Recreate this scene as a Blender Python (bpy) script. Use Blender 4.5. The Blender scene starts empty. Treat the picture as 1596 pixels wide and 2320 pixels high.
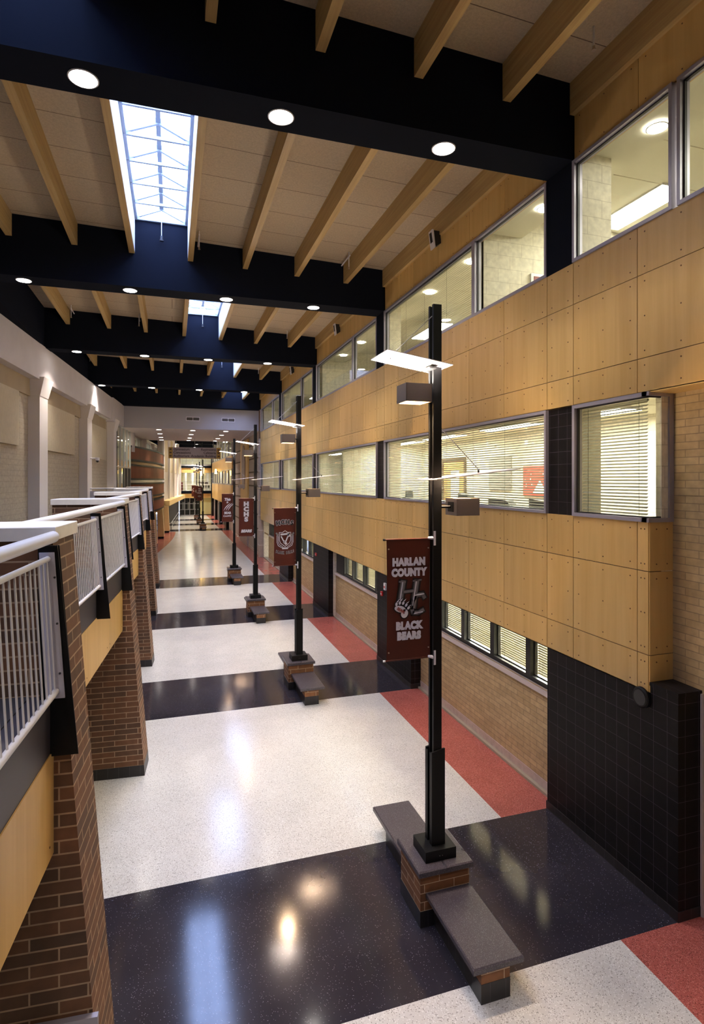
import bpy, math, random
from mathutils import Vector, Matrix
random.seed(7)
R = math.radians
scn = bpy.context.scene
COL = scn.collection
# ------------------------------------------------------------------ camera
TH = 0.3065
cam = bpy.data.cameras.new('camera')
cam.sensor_fit = 'HORIZONTAL'; cam.sensor_width = 36.0
cam.lens = 1289.0 / 1596.0 * 36.0
cam.shift_y = -(1160 - 1087.4) / 1596.0
cam.clip_start = 0.05; cam.clip_end = 400
co = bpy.data.objects.new('camera', cam); COL.objects.link(co)
co.location = (0, 0, 6.0); co.rotation_euler = (R(90), 0, -TH)
scn.camera = co
# ------------------------------------------------------------------ light levels
P_DOWN = 430      # beam downlights (W)
P_POLE = 300      # lamp box on each post, downward
P_WING = 120      # lamp box on each post, upward to the wing
P_ROOM = 125      # classroom fixtures
SKY = 14.0
scn.view_settings.view_transform = 'Standard'
scn.view_settings.look = 'None'
scn.view_settings.gamma = 1.0
scn.view_settings.use_curve_mapping = False
scn.view_settings.exposure = 0.80
cy = scn.cycles
cy.max_bounces = 7; cy.diffuse_bounces = 4; cy.glossy_bounces = 3; cy.transmission_bounces = 4
cy.transparent_max_bounces = 16
cy.sample_clamp_indirect = 6.0; cy.sample_clamp_direct = 0
cy.caustics_reflective = False; cy.caustics_refractive = False
cy.use_denoising = True
try:
    cy.denoiser = 'OPENIMAGEDENOISE'; cy.denoising_input_passes = 'RGB_ALBEDO_NORMAL'
except Exception: pass
cy.use_adaptive_sampling = True; cy.adaptive_threshold = 0.02
w = bpy.data.worlds.new('world'); scn.world = w; w.use_nodes = True
bg = w.node_tree.nodes['Background']
bg.inputs[0].default_value = (0.42, 0.56, 1.0, 1); bg.inputs[1].default_value = SKY

# bay geometry
PB = 9.045; BEAM0 = 8.11; BEAMW = 0.71; SOFF = 11.45
XW = 6.527
def zc(x): return 12.75 + 0.032 * (6.5 - x)      # sloped deck height
BEAMS = [BEAM0 + PB * k for k in range(-1, 5)]

# ------------------------------------------------------------------ node helpers
def newmat(name):
    m = bpy.data.materials.new(name); m.use_nodes = True
    nt = m.node_tree; b = nt.nodes['Principled BSDF']
    return m, nt, b
def setp(b, **k):
    for a, v in k.items():
        n = {'col': 'Base Color', 'rough': 'Roughness', 'metal': 'Metallic', 'spec': 'Specular IOR Level',
             'coat': 'Coat Weight', 'coatr': 'Coat Roughness', 'em': 'Emission Color', 'es': 'Emission Strength',
             'alpha': 'Alpha', 'trans': 'Transmission Weight', 'ior': 'IOR', 'sheen': 'Sheen Weight'}[a]
        if isinstance(v, tuple) and len(v) == 3: v = v + (1,)
        b.inputs[n].default_value = v
def S(r, g, b):      # srgb 0..255 -> linear
    return tuple(((c / 255) / 12.92 if c / 255 <= .04045 else ((c / 255 + .055) / 1.055) ** 2.4) for c in (r, g, b))
M = {}
def plain(name, col, rough=.5, noise=0.0, nscale=3.0, **k):
    m, nt, b = newmat(name); setp(b, col=col, rough=rough, **k)
    if noise > 0:
        g = nt.nodes.new('ShaderNodeNewGeometry'); n = nt.nodes.new('ShaderNodeTexNoise')
        n.inputs['Scale'].default_value = nscale; n.inputs['Detail'].default_value = 4
        nt.links.new(g.outputs['Position'], n.inputs['Vector'])
        mr = nt.nodes.new('ShaderNodeMapRange'); mr.inputs[1].default_value = .3; mr.inputs[2].default_value = .7
        mr.inputs[3].default_value = 1 - noise; mr.inputs[4].default_value = 1 + noise
        nt.links.new(n.outputs['Fac'], mr.inputs[0])
        mx = nt.nodes.new('ShaderNodeVectorMath'); mx.operation = 'SCALE'; mx.inputs[0].default_value = col
        nt.links.new(mr.outputs[0], mx.inputs['Scale']); nt.links.new(mx.outputs[0], b.inputs['Base Color'])
    M[name] = m; return m
def emis(name, col, s):
    m, nt, b = newmat(name); setp(b, col=(.8, .8, .8), em=col, es=s, rough=.5); M[name] = m; return m
def facade_vec(nt, x0=0.0):
    """(horizontal run, height, 0) for upright faces of any of the two main directions"""
    g = nt.nodes.new('ShaderNodeNewGeometry')
    sp = nt.nodes.new('ShaderNodeSeparateXYZ'); nt.links.new(g.outputs['Position'], sp.inputs[0])
    sn = nt.nodes.new('ShaderNodeSeparateXYZ'); nt.links.new(g.outputs['True Normal'], sn.inputs[0])
    ab = nt.nodes.new('ShaderNodeMath'); ab.operation = 'ABSOLUTE'; nt.links.new(sn.outputs[0], ab.inputs[0])
    gt = nt.nodes.new('ShaderNodeMath'); gt.operation = 'GREATER_THAN'; gt.inputs[1].default_value = .6
    nt.links.new(ab.outputs[0], gt.inputs[0])
    mx = nt.nodes.new('ShaderNodeMix'); mx.data_type = 'FLOAT'
    nt.links.new(gt.outputs[0], mx.inputs[0]); nt.links.new(sp.outputs[0], mx.inputs[2]); nt.links.new(sp.outputs[1], mx.inputs[3])
    ad = nt.nodes.new('ShaderNodeMath'); ad.operation = 'ADD'; ad.inputs[1].default_value = x0
    nt.links.new(mx.outputs[0], ad.inputs[0])
    cb = nt.nodes.new('ShaderNodeCombineXYZ')
    nt.links.new(ad.outputs[0], cb.inputs[0]); nt.links.new(sp.outputs[2], cb.inputs[1])
    return cb.outputs[0], g, sp
def brick(name, c1, c2, mortar, bw, bh, ms=.01, off=.5, rough=.75, bump=.4, x0=0.0, z0=0.0, bias=0.0, smooth=.1, **k):
    m, nt, b = newmat(name); setp(b, rough=rough, **k)
    v, g, sp = facade_vec(nt, x0)
    if z0:
        va = nt.nodes.new('ShaderNodeVectorMath'); va.operation = 'ADD'; va.inputs[1].default_value = (0, z0, 0)
        nt.links.new(v, va.inputs[0]); v = va.outputs[0]
    t = nt.nodes.new('ShaderNodeTexBrick'); nt.links.new(v, t.inputs['Vector'])
    t.offset = off; t.inputs['Color1'].default_value = c1 + (1,); t.inputs['Color2'].default_value = c2 + (1,)
    t.inputs['Mortar'].default_value = mortar + (1,); t.inputs['Scale'].default_value = 1
    t.inputs['Mortar Size'].default_value = ms; t.inputs['Mortar Smooth'].default_value = smooth
    t.inputs['Brick Width'].default_value = bw; t.inputs['Row Height'].default_value = bh; t.inputs['Bias'].default_value = bias
    n = nt.nodes.new('ShaderNodeTexNoise'); n.inputs['Scale'].default_value = 9; n.inputs['Detail'].default_value = 5
    nt.links.new(g.outputs['Position'], n.inputs['Vector'])
    mr = nt.nodes.new('ShaderNodeMapRange'); mr.inputs[1].default_value = .3; mr.inputs[2].default_value = .7
    mr.inputs[3].default_value = .86; mr.inputs[4].default_value = 1.12
    nt.links.new(n.outputs['Fac'], mr.inputs[0])
    mx = nt.nodes.new('ShaderNodeVectorMath'); mx.operation = 'SCALE'
    nt.links.new(t.outputs['Color'], mx.inputs[0]); nt.links.new(mr.outputs[0], mx.inputs['Scale'])
    nt.links.new(mx.outputs[0], b.inputs['Base Color'])
    bp = nt.nodes.new('ShaderNodeBump'); bp.inputs['Strength'].default_value = bump; bp.inputs['Distance'].default_value = .006; bp.invert = True
    nt.links.new(t.outputs['Fac'], bp.inputs['Height']); nt.links.new(bp.outputs[0], b.inputs['Normal'])
    M[name] = m; return m
def terrazzo(name, base, speck, thr, scale, rough=.12, speck2=None, thr2=1.1, dist=.5, coat=0.0, mott=.12):
    m, nt, b = newmat(name); setp(b, rough=rough, coat=coat, coatr=.05)
    g = nt.nodes.new('ShaderNodeNewGeometry')
    v = nt.nodes.new('ShaderNodeTexVoronoi'); v.inputs['Scale'].default_value = scale
    nt.links.new(g.outputs['Position'], v.inputs['Vector'])
    sc = nt.nodes.new('ShaderNodeSeparateColor'); nt.links.new(v.outputs['Color'], sc.inputs[0])
    def thresh(sock, t):
        a = nt.nodes.new('ShaderNodeMath'); a.operation = 'GREATER_THAN'; a.inputs[1].default_value = t
        nt.links.new(sock, a.inputs[0])
        d = nt.nodes.new('ShaderNodeMath'); d.operation = 'LESS_THAN'; d.inputs[1].default_value = dist
        nt.links.new(v.outputs['Distance'], d.inputs[0])
        c = nt.nodes.new('ShaderNodeMath'); c.operation = 'MULTIPLY'
        nt.links.new(a.outputs[0], c.inputs[0]); nt.links.new(d.outputs[0], c.inputs[1]); return c.outputs[0]
    n = nt.nodes.new('ShaderNodeTexNoise'); n.inputs['Scale'].default_value = 1.3; n.inputs['Detail'].default_value = 5
    nt.links.new(g.outputs['Position'], n.inputs['Vector'])
    mr = nt.nodes.new('ShaderNodeMapRange'); mr.inputs[1].default_value = .3; mr.inputs[2].default_value = .7
    mr.inputs[3].default_value = 1 - mott; mr.inputs[4].default_value = 1 + mott
    nt.links.new(n.outputs['Fac'], mr.inputs[0])
    bs = nt.nodes.new('ShaderNodeVectorMath'); bs.operation = 'SCALE'; bs.inputs[0].default_value = base
    nt.links.new(mr.outputs[0], bs.inputs['Scale'])
    mx = nt.nodes.new('ShaderNodeMix'); mx.data_type = 'RGBA'; mx.inputs[7].default_value = speck + (1,)
    nt.links.new(thresh(sc.outputs[0], thr), mx.inputs[0]); nt.links.new(bs.outputs[0], mx.inputs[6])
    out = mx.outputs[2]
    if speck2:
        m2 = nt.nodes.new('ShaderNodeMix'); m2.data_type = 'RGBA'; m2.inputs[7].default_value = speck2 + (1,)
        nt.links.new(thresh(sc.outputs[1], thr2), m2.inputs[0]); nt.links.new(out, m2.inputs[6]); out = m2.outputs[2]
    nt.links.new(out, b.inputs['Base Color'])
    r2 = nt.nodes.new('ShaderNodeMapRange'); r2.inputs[1].default_value = .3; r2.inputs[2].default_value = .7
    r2.inputs[3].default_value = rough * .9; r2.inputs[4].default_value = rough * 1.12
    nt.links.new(n.outputs['Fac'], r2.inputs[0]); nt.links.new(r2.outputs[0], b.inputs['Roughness'])
    M[name] = m; return m
def wood(name, ca, cb, grain=7.0, zs=.35, rough=.42, swap=False, streak=.5):
    m, nt, b = newmat(name); setp(b, rough=rough)
    v, g, sp = facade_vec(nt)
    at = nt.nodes.new('ShaderNodeAttribute'); at.attribute_name = 'pid'
    s3 = nt.nodes.new('ShaderNodeSeparateXYZ'); nt.links.new(v, s3.inputs[0])
    def mul(s, f):
        a = nt.nodes.new('ShaderNodeMath'); a.operation = 'MULTIPLY'; a.inputs[1].default_value = f; nt.links.new(s, a.inputs[0]); return a.outputs[0]
    cbn = nt.nodes.new('ShaderNodeCombineXYZ')
    if swap:
        src_long, src_a, src_b = sp.outputs[1], sp.outputs[0], sp.outputs[2]
        nt.links.new(mul(src_long, zs), cbn.inputs[0]); nt.links.new(mul(src_b, grain), cbn.inputs[1]); nt.links.new(mul(src_a, grain), cbn.inputs[2])
    else:
        nt.links.new(mul(s3.outputs[0], grain), cbn.inputs[0]); nt.links.new(mul(s3.outputs[1], zs), cbn.inputs[1])
        nt.links.new(mul(at.outputs['Fac'], 40), cbn.inputs[2])
    n = nt.nodes.new('ShaderNodeTexNoise'); n.inputs['Scale'].default_value = 1; n.inputs['Detail'].default_value = 6; n.inputs['Roughness'].default_value = .62
    n.inputs['Distortion'].default_value = .4
    nt.links.new(cbn.outputs[0], n.inputs['Vector'])
    mr = nt.nodes.new('ShaderNodeMapRange'); mr.inputs[1].default_value = .5 - streak * .5; mr.inputs[2].default_value = .5 + streak * .5
    nt.links.new(n.outputs['Fac'], mr.inputs[0])
    mx = nt.nodes.new('ShaderNodeMix'); mx.data_type = 'RGBA'; mx.inputs[6].default_value = ca + (1,); mx.inputs[7].default_value = cb + (1,)
    nt.links.new(mr.outputs[0], mx.inputs[0])
    pr = nt.nodes.new('ShaderNodeMapRange'); pr.inputs[3].default_value = .90; pr.inputs[4].default_value = 1.10
    nt.links.new(at.outputs['Fac'], pr.inputs[0])
    sc = nt.nodes.new('ShaderNodeVectorMath'); sc.operation = 'SCALE'
    nt.links.new(mx.outputs[2], sc.inputs[0]); nt.links.new(pr.outputs[0], sc.inputs['Scale'])
    nt.links.new(sc.outputs[0], b.inputs['Base Color'])
    M[name] = m; return m
def glass(name, tint=(.93, .97, .95), refl=1.0):
    m = bpy.data.materials.new(name); m.use_nodes = True; nt = m.node_tree; nt.nodes.clear()
    o = nt.nodes.new('ShaderNodeOutputMaterial'); mx = nt.nodes.new('ShaderNodeMixShader')
    t = nt.nodes.new('ShaderNodeBsdfTransparent'); t.inputs[0].default_value = tint + (1,)
    gl = nt.nodes.new('ShaderNodeBsdfGlossy'); gl.inputs['Roughness'].default_value = .01
    f = nt.nodes.new('ShaderNodeLayerWeight'); f.inputs[0].default_value = .5
    pw = nt.nodes.new('ShaderNodeMath'); pw.operation = 'POWER'; pw.inputs[1].default_value = 5
    nt.links.new(f.outputs['Facing'], pw.inputs[0])
    mm = nt.nodes.new('ShaderNodeMath'); mm.operation = 'MULTIPLY_ADD'; mm.inputs[1].default_value = .9 * refl; mm.inputs[2].default_value = .05 * refl
    nt.links.new(pw.outputs[0], mm.inputs[0]); nt.links.new(mm.outputs[0], mx.inputs[0])
    nt.links.new(t.outputs[0], mx.inputs[1]); nt.links.new(gl.outputs[0], mx.inputs[2]); nt.links.new(mx.outputs[0], o.inputs[0])
    M[name] = m; return m

terrazzo('floor_white', (.61, .585, .54), (.30, .28, .25), .80, 75, .15, speck2=(.78, .76, .72), thr2=.8, mott=.05)
terrazzo('floor_dark', (.026, .0225, .030), (.36, .36, .42), .960, 115, .11, dist=.35, mott=.12)
terrazzo('floor_red', (.40, .105, .083), (.18, .045, .035), .7, 90, .2, speck2=(.60, .22, .17), thr2=.8, mott=.1)
terrazzo('granite', (.055, .046, .055), (.16, .15, .17), .80, 140, .3, mott=.06)
brick('brick_brown', (.165, .074, .034), (.062, .038, .024), (.40, .27, .17),   .44, .109, .0075, bias=-.25, bump=.5)
brick('brick_plinth', (.22, .092, .036), (.14, .058, .024), (.55, .40, .27), .44, .1175, .005, bias=-.2, x0=.07, z0=.012)
brick('block_beige', (.45, .325, .165), (.37, .26, .125), (.25, .18, .10), .44, .109, .007, bump=.6, x0=.1)
brick('block_cream', (.43, .36, .26), (.415, .345, .25), (.30, .25, .18), .41, .205, .006, bump=.35)
brick('block_room', (.76, .71, .58), (.745, .695, .565), (.58, .53, .42), .62, .31, .007, bump=.3)
brick('tile_black', (.007, .006, .006), (.010, .008, .008), (.055, .046, .058), .235, .222, .0035, off=0.0, rough=.5, bump=.3, x0=-.09, z0=-.06, spec=.12)
brick('tile_base', (.46, .37, .31), (.44, .355, .30), (.50, .42, .36), .205, .22, .004, off=0.0, rough=.4, bump=.2)
brick('tile_base_black', (.014, .012, .012), (.020, .017, .017), (.05, .045, .05), .205, .24, .004, off=0.0, rough=.4, bump=.2)
brick('deck', (.40, .335, .26), (.37, .305, .235), (.22, .17, .12), 30, 30, .01, bump=.2)
wood('panel_wood', (.57, .34, .095), (.72, .475, .175), 6.0, .30, .42, streak=.55)
wood('glulam', (.40, .25, .085), (.60, .42, .17), 14.0, .5, .6, swap=True, streak=.5)
wood('drum_wood', (.15, .042, .016), (.25, .075, .03), 1.4, .25, .55, streak=.6)
plain('paint_black', (.0075, .0092, .0150), .85, spec=.03)
plain('steel_black', (.004, .004, .004), .5, spec=.22)
plain('steel_dark', (.045, .040, .050), .45)
plain('alu', (.36, .34, .40), .38, metal=.35)
plain('alu_grey', (.42, .42, .44), .35, metal=.4)
plain('sky_frame', (.24, .27, .30), .45)
plain('frame_black', (.010, .009, .010), .4)
plain('white_paint', (.74, .72, .74), .35)
plain('rail_white', (.80, .78, .80), .3)
plain('plate_white', (.56, .54, .62), .4)
plain('stone_cap', (.86, .80, .72), .6, noise=.05, nscale=8)
plain('wall_white', (.56, .51, .50), .7, noise=.04, nscale=1.5)
plain('pilaster_white', (.72, .66, .62), .7)
plain('wall_beige', (.34, .26, .16), .85, noise=.06, nscale=1.2)
plain('acoustic', (.50, .425, .30), .9, noise=.05, nscale=6)
plain('plaster_pink', (.55, .47, .46), .7)
plain('soffit_white', (.36, .34, .36), .7)
plain('cream_paint', (.70, .52, .24), .55, noise=.04, nscale=2)
plain('room_ceiling', (.70, .68, .56), .8)
plain('room_floor', (.32, .27, .20), .5)
plain('yellow_wall', (.85, .80, .38), .6)
plain('banner_cloth', (.100, .016, .008), .38, noise=.12, nscale=2.5)
plain('banner_white', (.80, .76, .80), .5)
plain('banner_black', (.012, .010, .010), .5)
plain('banner_grey', (.26, .24, .24), .45)
plain('banner_light', (.88, .85, .90), .45)
plain('banner_shade', (.10, .09, .09), .45)
plain('banner_red', (.40, .05, .03), .5)
plain('lamp_metal', (.22, .19, .18), .38, metal=.5)
plain('bracket_white', (.78, .75, .78), .35)
plain('wing', (.92, .86, .86), .4)
plain('stone_tan', (.42, .34, .30), .8, noise=.08, nscale=4)
plain('stone_light', (.52, .45, .42), .8)
plain('groove_dark', (.10, .065, .035), .8)
plain('sign_face', (.50, .43, .48), .4)
plain('sign_gold', (.60, .36, .08), .4)
plain('sign_ink', (.045, .02, .035), .5)
plain('red_box', (.55, .03, .03), .4)
plain('maroon', (.22, .03, .03), .5)
plain('wood_door', (.55, .30, .10), .4)
plain('paper_red', (.75, .07, .04), .6)
plain('paper_white', (.85, .85, .85), .6)
plain('paper_grey', (.27, .26, .25), .6)
plain('dark_green', (.04, .06, .03), .6)
plain('black_plastic', (.012, .012, .014), .4)
plain('brass_head', (.55, .45, .35), .35, metal=.6)
plain('screw', (.16, .08, .03), .5, metal=.3)
plain('slat', (.52, .50, .38), .5)
plain('dark_mirror', (.12, .09, .08), .25, metal=.8)
plain('chrome', (.7, .7, .72), .15, metal=1.0)
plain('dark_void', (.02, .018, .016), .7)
plain('carpet', (.035, .03, .03), .9)
glass('pane', (.90, .95, .88)); glass('sky_pane', (.95, .97, 1.0), .6)
glass('pane_far', (.80, .85, .80))
emis('lamp_disc', (1.0, .93, .86), 26)
emis('lamp_small', (1.0, .9, .85), 9)
emis('lamp_warm', (1.0, .55, .20), 11)
emis('tube_light', (1.0, .97, .86), 9)
emis('tube_far', (1.0, .95, .78), 2.2)
emis('pendant_glow', (1.0, .62, .14), 5)
for _m in ('drum_wood',): M[_m].node_tree.nodes['Principled BSDF'].inputs['Specular IOR Level'].default_value = .12
# the deck boards run across the bays: replace its pattern with seams along X
def deck_mat():
    m, nt, b = newmat('deck'); setp(b, rough=.9)
    g = nt.nodes.new('ShaderNodeNewGeometry'); sp = nt.nodes.new('ShaderNodeSeparateXYZ'); nt.links.new(g.outputs['Position'], sp.inputs[0])
    cb = nt.nodes.new('ShaderNodeCombineXYZ'); nt.links.new(sp.outputs[0], cb.inputs[0]); nt.links.new(sp.outputs[1], cb.inputs[1])
    t = nt.nodes.new('ShaderNodeTexBrick'); nt.links.new(cb.outputs[0], t.inputs['Vector']); t.offset = .5
    t.inputs['Color1'].default_value = (.56, .45, .30, 1); t.inputs['Color2'].default_value = (.53, .42, .275, 1); t.inputs['Mortar'].default_value = (.15, .10, .06, 1)
    t.inputs['Scale'].default_value = 1; t.inputs['Mortar Size'].default_value = .009; t.inputs['Brick Width'].default_value = 400; t.inputs['Row Height'].default_value = 1.21
    n = nt.nodes.new('ShaderNodeTexNoise'); n.inputs['Scale'].default_value = 22; n.inputs['Detail'].default_value = 8; n.inputs['Roughness'].default_value = .8
    nt.links.new(g.outputs['Position'], n.inputs['Vector'])
    mr = nt.nodes.new('ShaderNodeMapRange'); mr.inputs[1].default_value = .35; mr.inputs[2].default_value = .65; mr.inputs[3].default_value = .84; mr.inputs[4].default_value = 1.14
    nt.links.new(n.outputs['Fac'], mr.inputs[0])
    mx = nt.nodes.new('ShaderNodeVectorMath'); mx.operation = 'SCALE'; nt.links.new(t.outputs['Color'], mx.inputs[0]); nt.links.new(mr.outputs[0], mx.inputs['Scale'])
    nt.links.new(mx.outputs[0], b.inputs['Base Color']); M['deck'] = m
deck_mat()

# ------------------------------------------------------------------ mesh builder
class MB:
    def __init__(s, frame=None):
        s.v = []; s.f = []; s.mi = []; s.mats = []; s.pid = []; s.fr = frame; s.cur = 0.5; s.sm = []
    def m(s, name):
        if name not in s.mats: s.mats.append(name)
        return s.mats.index(name)
    def P(s, p): return s.fr(*p) if s.fr else p
    def poly(s, pts, mat, smooth=False):
        i = len(s.v); s.v += [s.P(p) for p in pts]; s.f.append(list(range(i, i + len(pts)))); s.mi.append(s.m(mat)); s.pid.append(s.cur); s.sm.append(smooth)
    def solid(s, pts, faces, mat, smooth=False):
        i = len(s.v); s.v += [s.P(p) for p in pts]
        for f in faces:
            s.f.append([i + k for k in f]); s.mi.append(s.m(mat)); s.pid.append(s.cur); s.sm.append(smooth)
    def box(s, x0, x1, y0, y1, z0, z1, mat):
        s.hexa([(x0, y0, z0), (x1, y0, z0), (x1, y1, z0), (x0, y1, z0), (x0, y0, z1), (x1, y0, z1), (x1, y1, z1), (x0, y1, z1)], mat)
        return s
    def hexa(s, p, mat):
        s.solid(p, [(0, 3, 2, 1), (4, 5, 6, 7), (0, 1, 5, 4), (1, 2, 6, 5), (2, 3, 7, 6), (3, 0, 4, 7)], mat)
    def bevbox(s, x0, x1, y0, y1, z0, z1, mat, c=.012):
        """slab with the four top edges and corners chamfered"""
        p = []
        for z, d in ((z0, 0), (z1 - c, 0), (z1, c)):
            p += [(x0 + d, y0 + d, z), (x1 - d, y0 + d, z), (x1 - d, y1 - d, z), (x0 + d, y1 - d, z)]
        f = [(0, 3, 2, 1), (8, 9, 10, 11)]
        for L in (0, 4):
            for k in range(4): f.append((L + k, L + (k + 1) % 4, L + 4 + (k + 1) % 4, L + 4 + k))
        s.solid(p, f, mat)
    def tube(s, a, b, r, mat, n=10, r2=None, caps=True):
        a = Vector(s.P(a)); b = Vector(s.P(b)); fr = s.fr; s.fr = None
        d = (b - a).normalized(); u = d.orthogonal().normalized(); w_ = d.cross(u); r2 = r if r2 is None else r2
        ring = lambda c, rr: [tuple(c + u * rr * math.cos(t * 2 * math.pi / n) + w_ * rr * math.sin(t * 2 * math.pi / n)) for t in range(n)]
        p = ring(a, r) + ring(b, r2)
        f = [(k, (k + 1) % n, n + (k + 1) % n, n + k) for k in range(n)]
        s.solid(p, f, mat, True)
        if caps: s.poly(ring(a, r)[::-1], mat); s.poly(ring(b, r2), mat)
        s.fr = fr
    def capsule(s, a, b, r, mat, n=12):
        """tube with rounded ends"""
        A = Vector(a); B = Vector(b); d = (B - A).normalized()
        s.tube(a, b, r, mat, n, caps=False)
        for c, sg in ((A, -1), (B, 1)):
            prev = c; pr_ = r
            for k in range(1, 4):
                t = k * math.pi / 6
                q = c + d * sg * r * math.sin(t); rr = max(r * math.cos(t), .0005)
                s.tube(tuple(prev), tuple(q), pr_, mat, n, r2=rr, caps=(k == 3)); prev, pr_ = q, rr
    def extr(s, pts2, axis, a, b, mat):
        """extrude polygon given in the other two axes between a and b"""
        def mk(p, t):
            return {'x': (t, p[0], p[1]), 'y': (p[0], t, p[1]), 'z': (p[0], p[1], t)}[axis]
        n = len(pts2); P_ = [mk(p, a) for p in pts2] + [mk(p, b) for p in pts2]
        f = [tuple(range(n))[::-1], tuple(range(n, 2 * n))] + [(k, (k + 1) % n, n + (k + 1) % n, n + k) for k in range(n)]
        s.solid(P_, f, mat)
    def build(s, name, parent=None, kind=None, label=None, cat=None, group=None, origin=None):
        me = bpy.data.meshes.new(name); o_ = Vector(origin) if origin else Vector((0, 0, 0))
        me.from_pydata([tuple(Vector(p) - o_) for p in s.v], [], s.f)
        for n in s.mats: me.materials.append(M[n])
        me.polygons.foreach_set('material_index', s.mi); me.polygons.foreach_set('use_smooth', s.sm)
        at = me.attributes.new('pid', 'FLOAT', 'FACE'); at.data.foreach_set('value', s.pid)
        me.update()
        o = bpy.data.objects.new(name, me); COL.objects.link(o); o.location = o_
        if parent is not None:
            o.parent = parent; o.location = o_ - wpos(parent)
        tag(o, label, cat, group, kind); return o
def wpos(o):
    p = Vector((0, 0, 0))
    while o is not None: p += Vector(o.location); o = o.parent
    return p
def tag(o, label=None, cat=None, group=None, kind=None):
    if label: o['label'] = label
    if cat: o['category'] = cat
    if group: o['group'] = group
    if kind: o['kind'] = kind
def empty(name, loc=(0, 0, 0), label=None, cat=None, group=None, kind=None):
    o = bpy.data.objects.new(name, None); COL.objects.link(o); o.location = loc; o.empty_display_size = .1
    tag(o, label, cat, group, kind); return o
def copy_tree(o, parent=None):
    c = o.copy(); COL.objects.link(c)
    if parent is not None: c.parent = parent
    for ch in [x for x in COL.objects if x.parent == o]: copy_tree(ch, c)
    return c
def light(name, kind, loc, power, col, rot=(0, 0, 0), parent=None, **k):
    l = bpy.data.lights.new(name, kind); l.energy = power; l.color = col
    for a, v in k.items(): setattr(l, a, v)
    o = bpy.data.objects.new(name, l); COL.objects.link(o); o.location = loc; o.rotation_euler = rot
    if parent is not None: o.parent = parent; o.location = Vector(loc) - wpos(parent)
    return o
TEXTS = []
def text(name, body, loc, size, mat, parent, rot=(R(90), 0, 0), offset=0.0, extrude=.002, width=1.0, align='CENTER', shear=0.0, space=1.0):
    c = bpy.data.curves.new(name, 'FONT'); c.body = body; c.size = size; c.offset = offset; c.extrude = extrude
    c.align_x = align; c.align_y = 'CENTER'; c.shear = shear; c.space_character = space; c.resolution_u = 3
    c.materials.append(M[mat])
    o = bpy.data.objects.new(name, c); COL.objects.link(o); o.rotation_euler = rot; o.scale = (width, 1, 1)
    o.parent = parent; o.location = Vector(loc) - wpos(parent); TEXTS.append(o); return o

# frames of the rotated left-hand building
ANG = R(4.54)
EV = Vector((math.sin(ANG), math.cos(ANG), 0)); NV = Vector((math.cos(ANG), -math.sin(ANG), 0))
def frame(ox, oy):
    def f(a, b, z): 
        p = Vector((ox, oy, 0)) + NV * a + EV * b
        return (p.x, p.y, z)
    return f
FL = frame(*(NV * -7.036)[:2])          # left wall face: a = distance in front of it, b = run s

# ================================================================== STRUCTURE
# ---- floor
YB, YE = -7.0, 106.0
bands = [(6.02 + PB * k, 8.84 + PB * k) for k in (-1, 0, 1, 2, 3, 7, 8, 9)]
fl = MB()
def arcx(y):   # edge of the red field at the far left
    t = (y - 49.35) / 19.6
    return -1.14 + 1.52 * math.sin(min(t, 1) * math.pi / 2)
def strip(y0, y1, dark):
    if dark:
        fl.poly([(-14, y0, 0), (12, y0, 0), (12, y1, 0), (-14, y1, 0)], 'floor_dark'); return
    fl.poly([(5.58, y0, 0), (12, y0, 0), (12, y1, 0), (5.58, y1, 0)], 'floor_red')
    fl.poly([(-14, y0, 0), (5.58, y0, 0), (5.58, y1, 0), (-14, y1, 0)], 'floor_white')
y = YB
for a, b in bands:
    if b < YB: continue
    if a > y: strip(y, a, False)
    strip(max(a, y), b, True); y = b
strip(y, YE, False)
floor = fl.build('floor', kind='structure', label='polished terrazzo floor with white fields, dark bands and a red strip')
rp = MB(); pts = [(-6, 47.0, .003)] + [(arcx(yy) if yy > 49.35 else -1.14 - (49.35 - yy) * .18, yy, .003) for yy in [47 + i * 1.15 for i in range(20)]] + [(-6, 68.9, .003)]
pts = [p for p in pts if p[1] <= 69.0]
rp.poly(pts, 'floor_red'); rp.build('floor', kind='structure', label='curved red terrazzo field in front of the battered fins')
# ---- right wall, ground storey
g = MB()
NB = range(-1, 5)
for k in NB:
    y0 = 8.84 + PB * k if k >= 0 else -7; y1 = min(6.02 + PB * (k + 1), 44.2)
    if k == -1: continue
    if y0 >= y1: continue
    g.box(6.85, 7.15, y0, y1, .22, 1.86, 'block_beige'); g.box(6.835, 6.85, y0, y1, 0, .215, 'tile_base')
    g.box(6.85, 7.15, y0, y1, 0, .22, 'block_beige')
g.box(6.83, 6.85, 8.84, 44.2, 1.86, 1.97, 'block_beige')
for k in range(0, 4):
    y0 = 8.84 + PB * k; y1 = 6.02 + PB * (k + 1)
    g.box(6.80, 7.15, y0, y1, 1.86, 1.96, 'stone_light')
g.build('wall_right', kind='structure', label='beige brick lower wall between the black piers')
# wall beyond and nearer than the projecting bay
g = MB(); g.box(6.96, 7.2, -7, 6.1, .22, 7.27, 'block_beige'); g.box(6.93, 6.965, 5.985, 6.015, 0, 3.06, 'stone_light'); g.box(6.96, 7.2, 6.1, 6.6, 3.0, 7.27, 'block_beige'); g.box(6.945, 7.2, -7, 6.02, 0, .22, 'tile_base')
g.build('wall_right', kind='structure', label='beige block wall beside the corner of the projecting timber bay')
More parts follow.
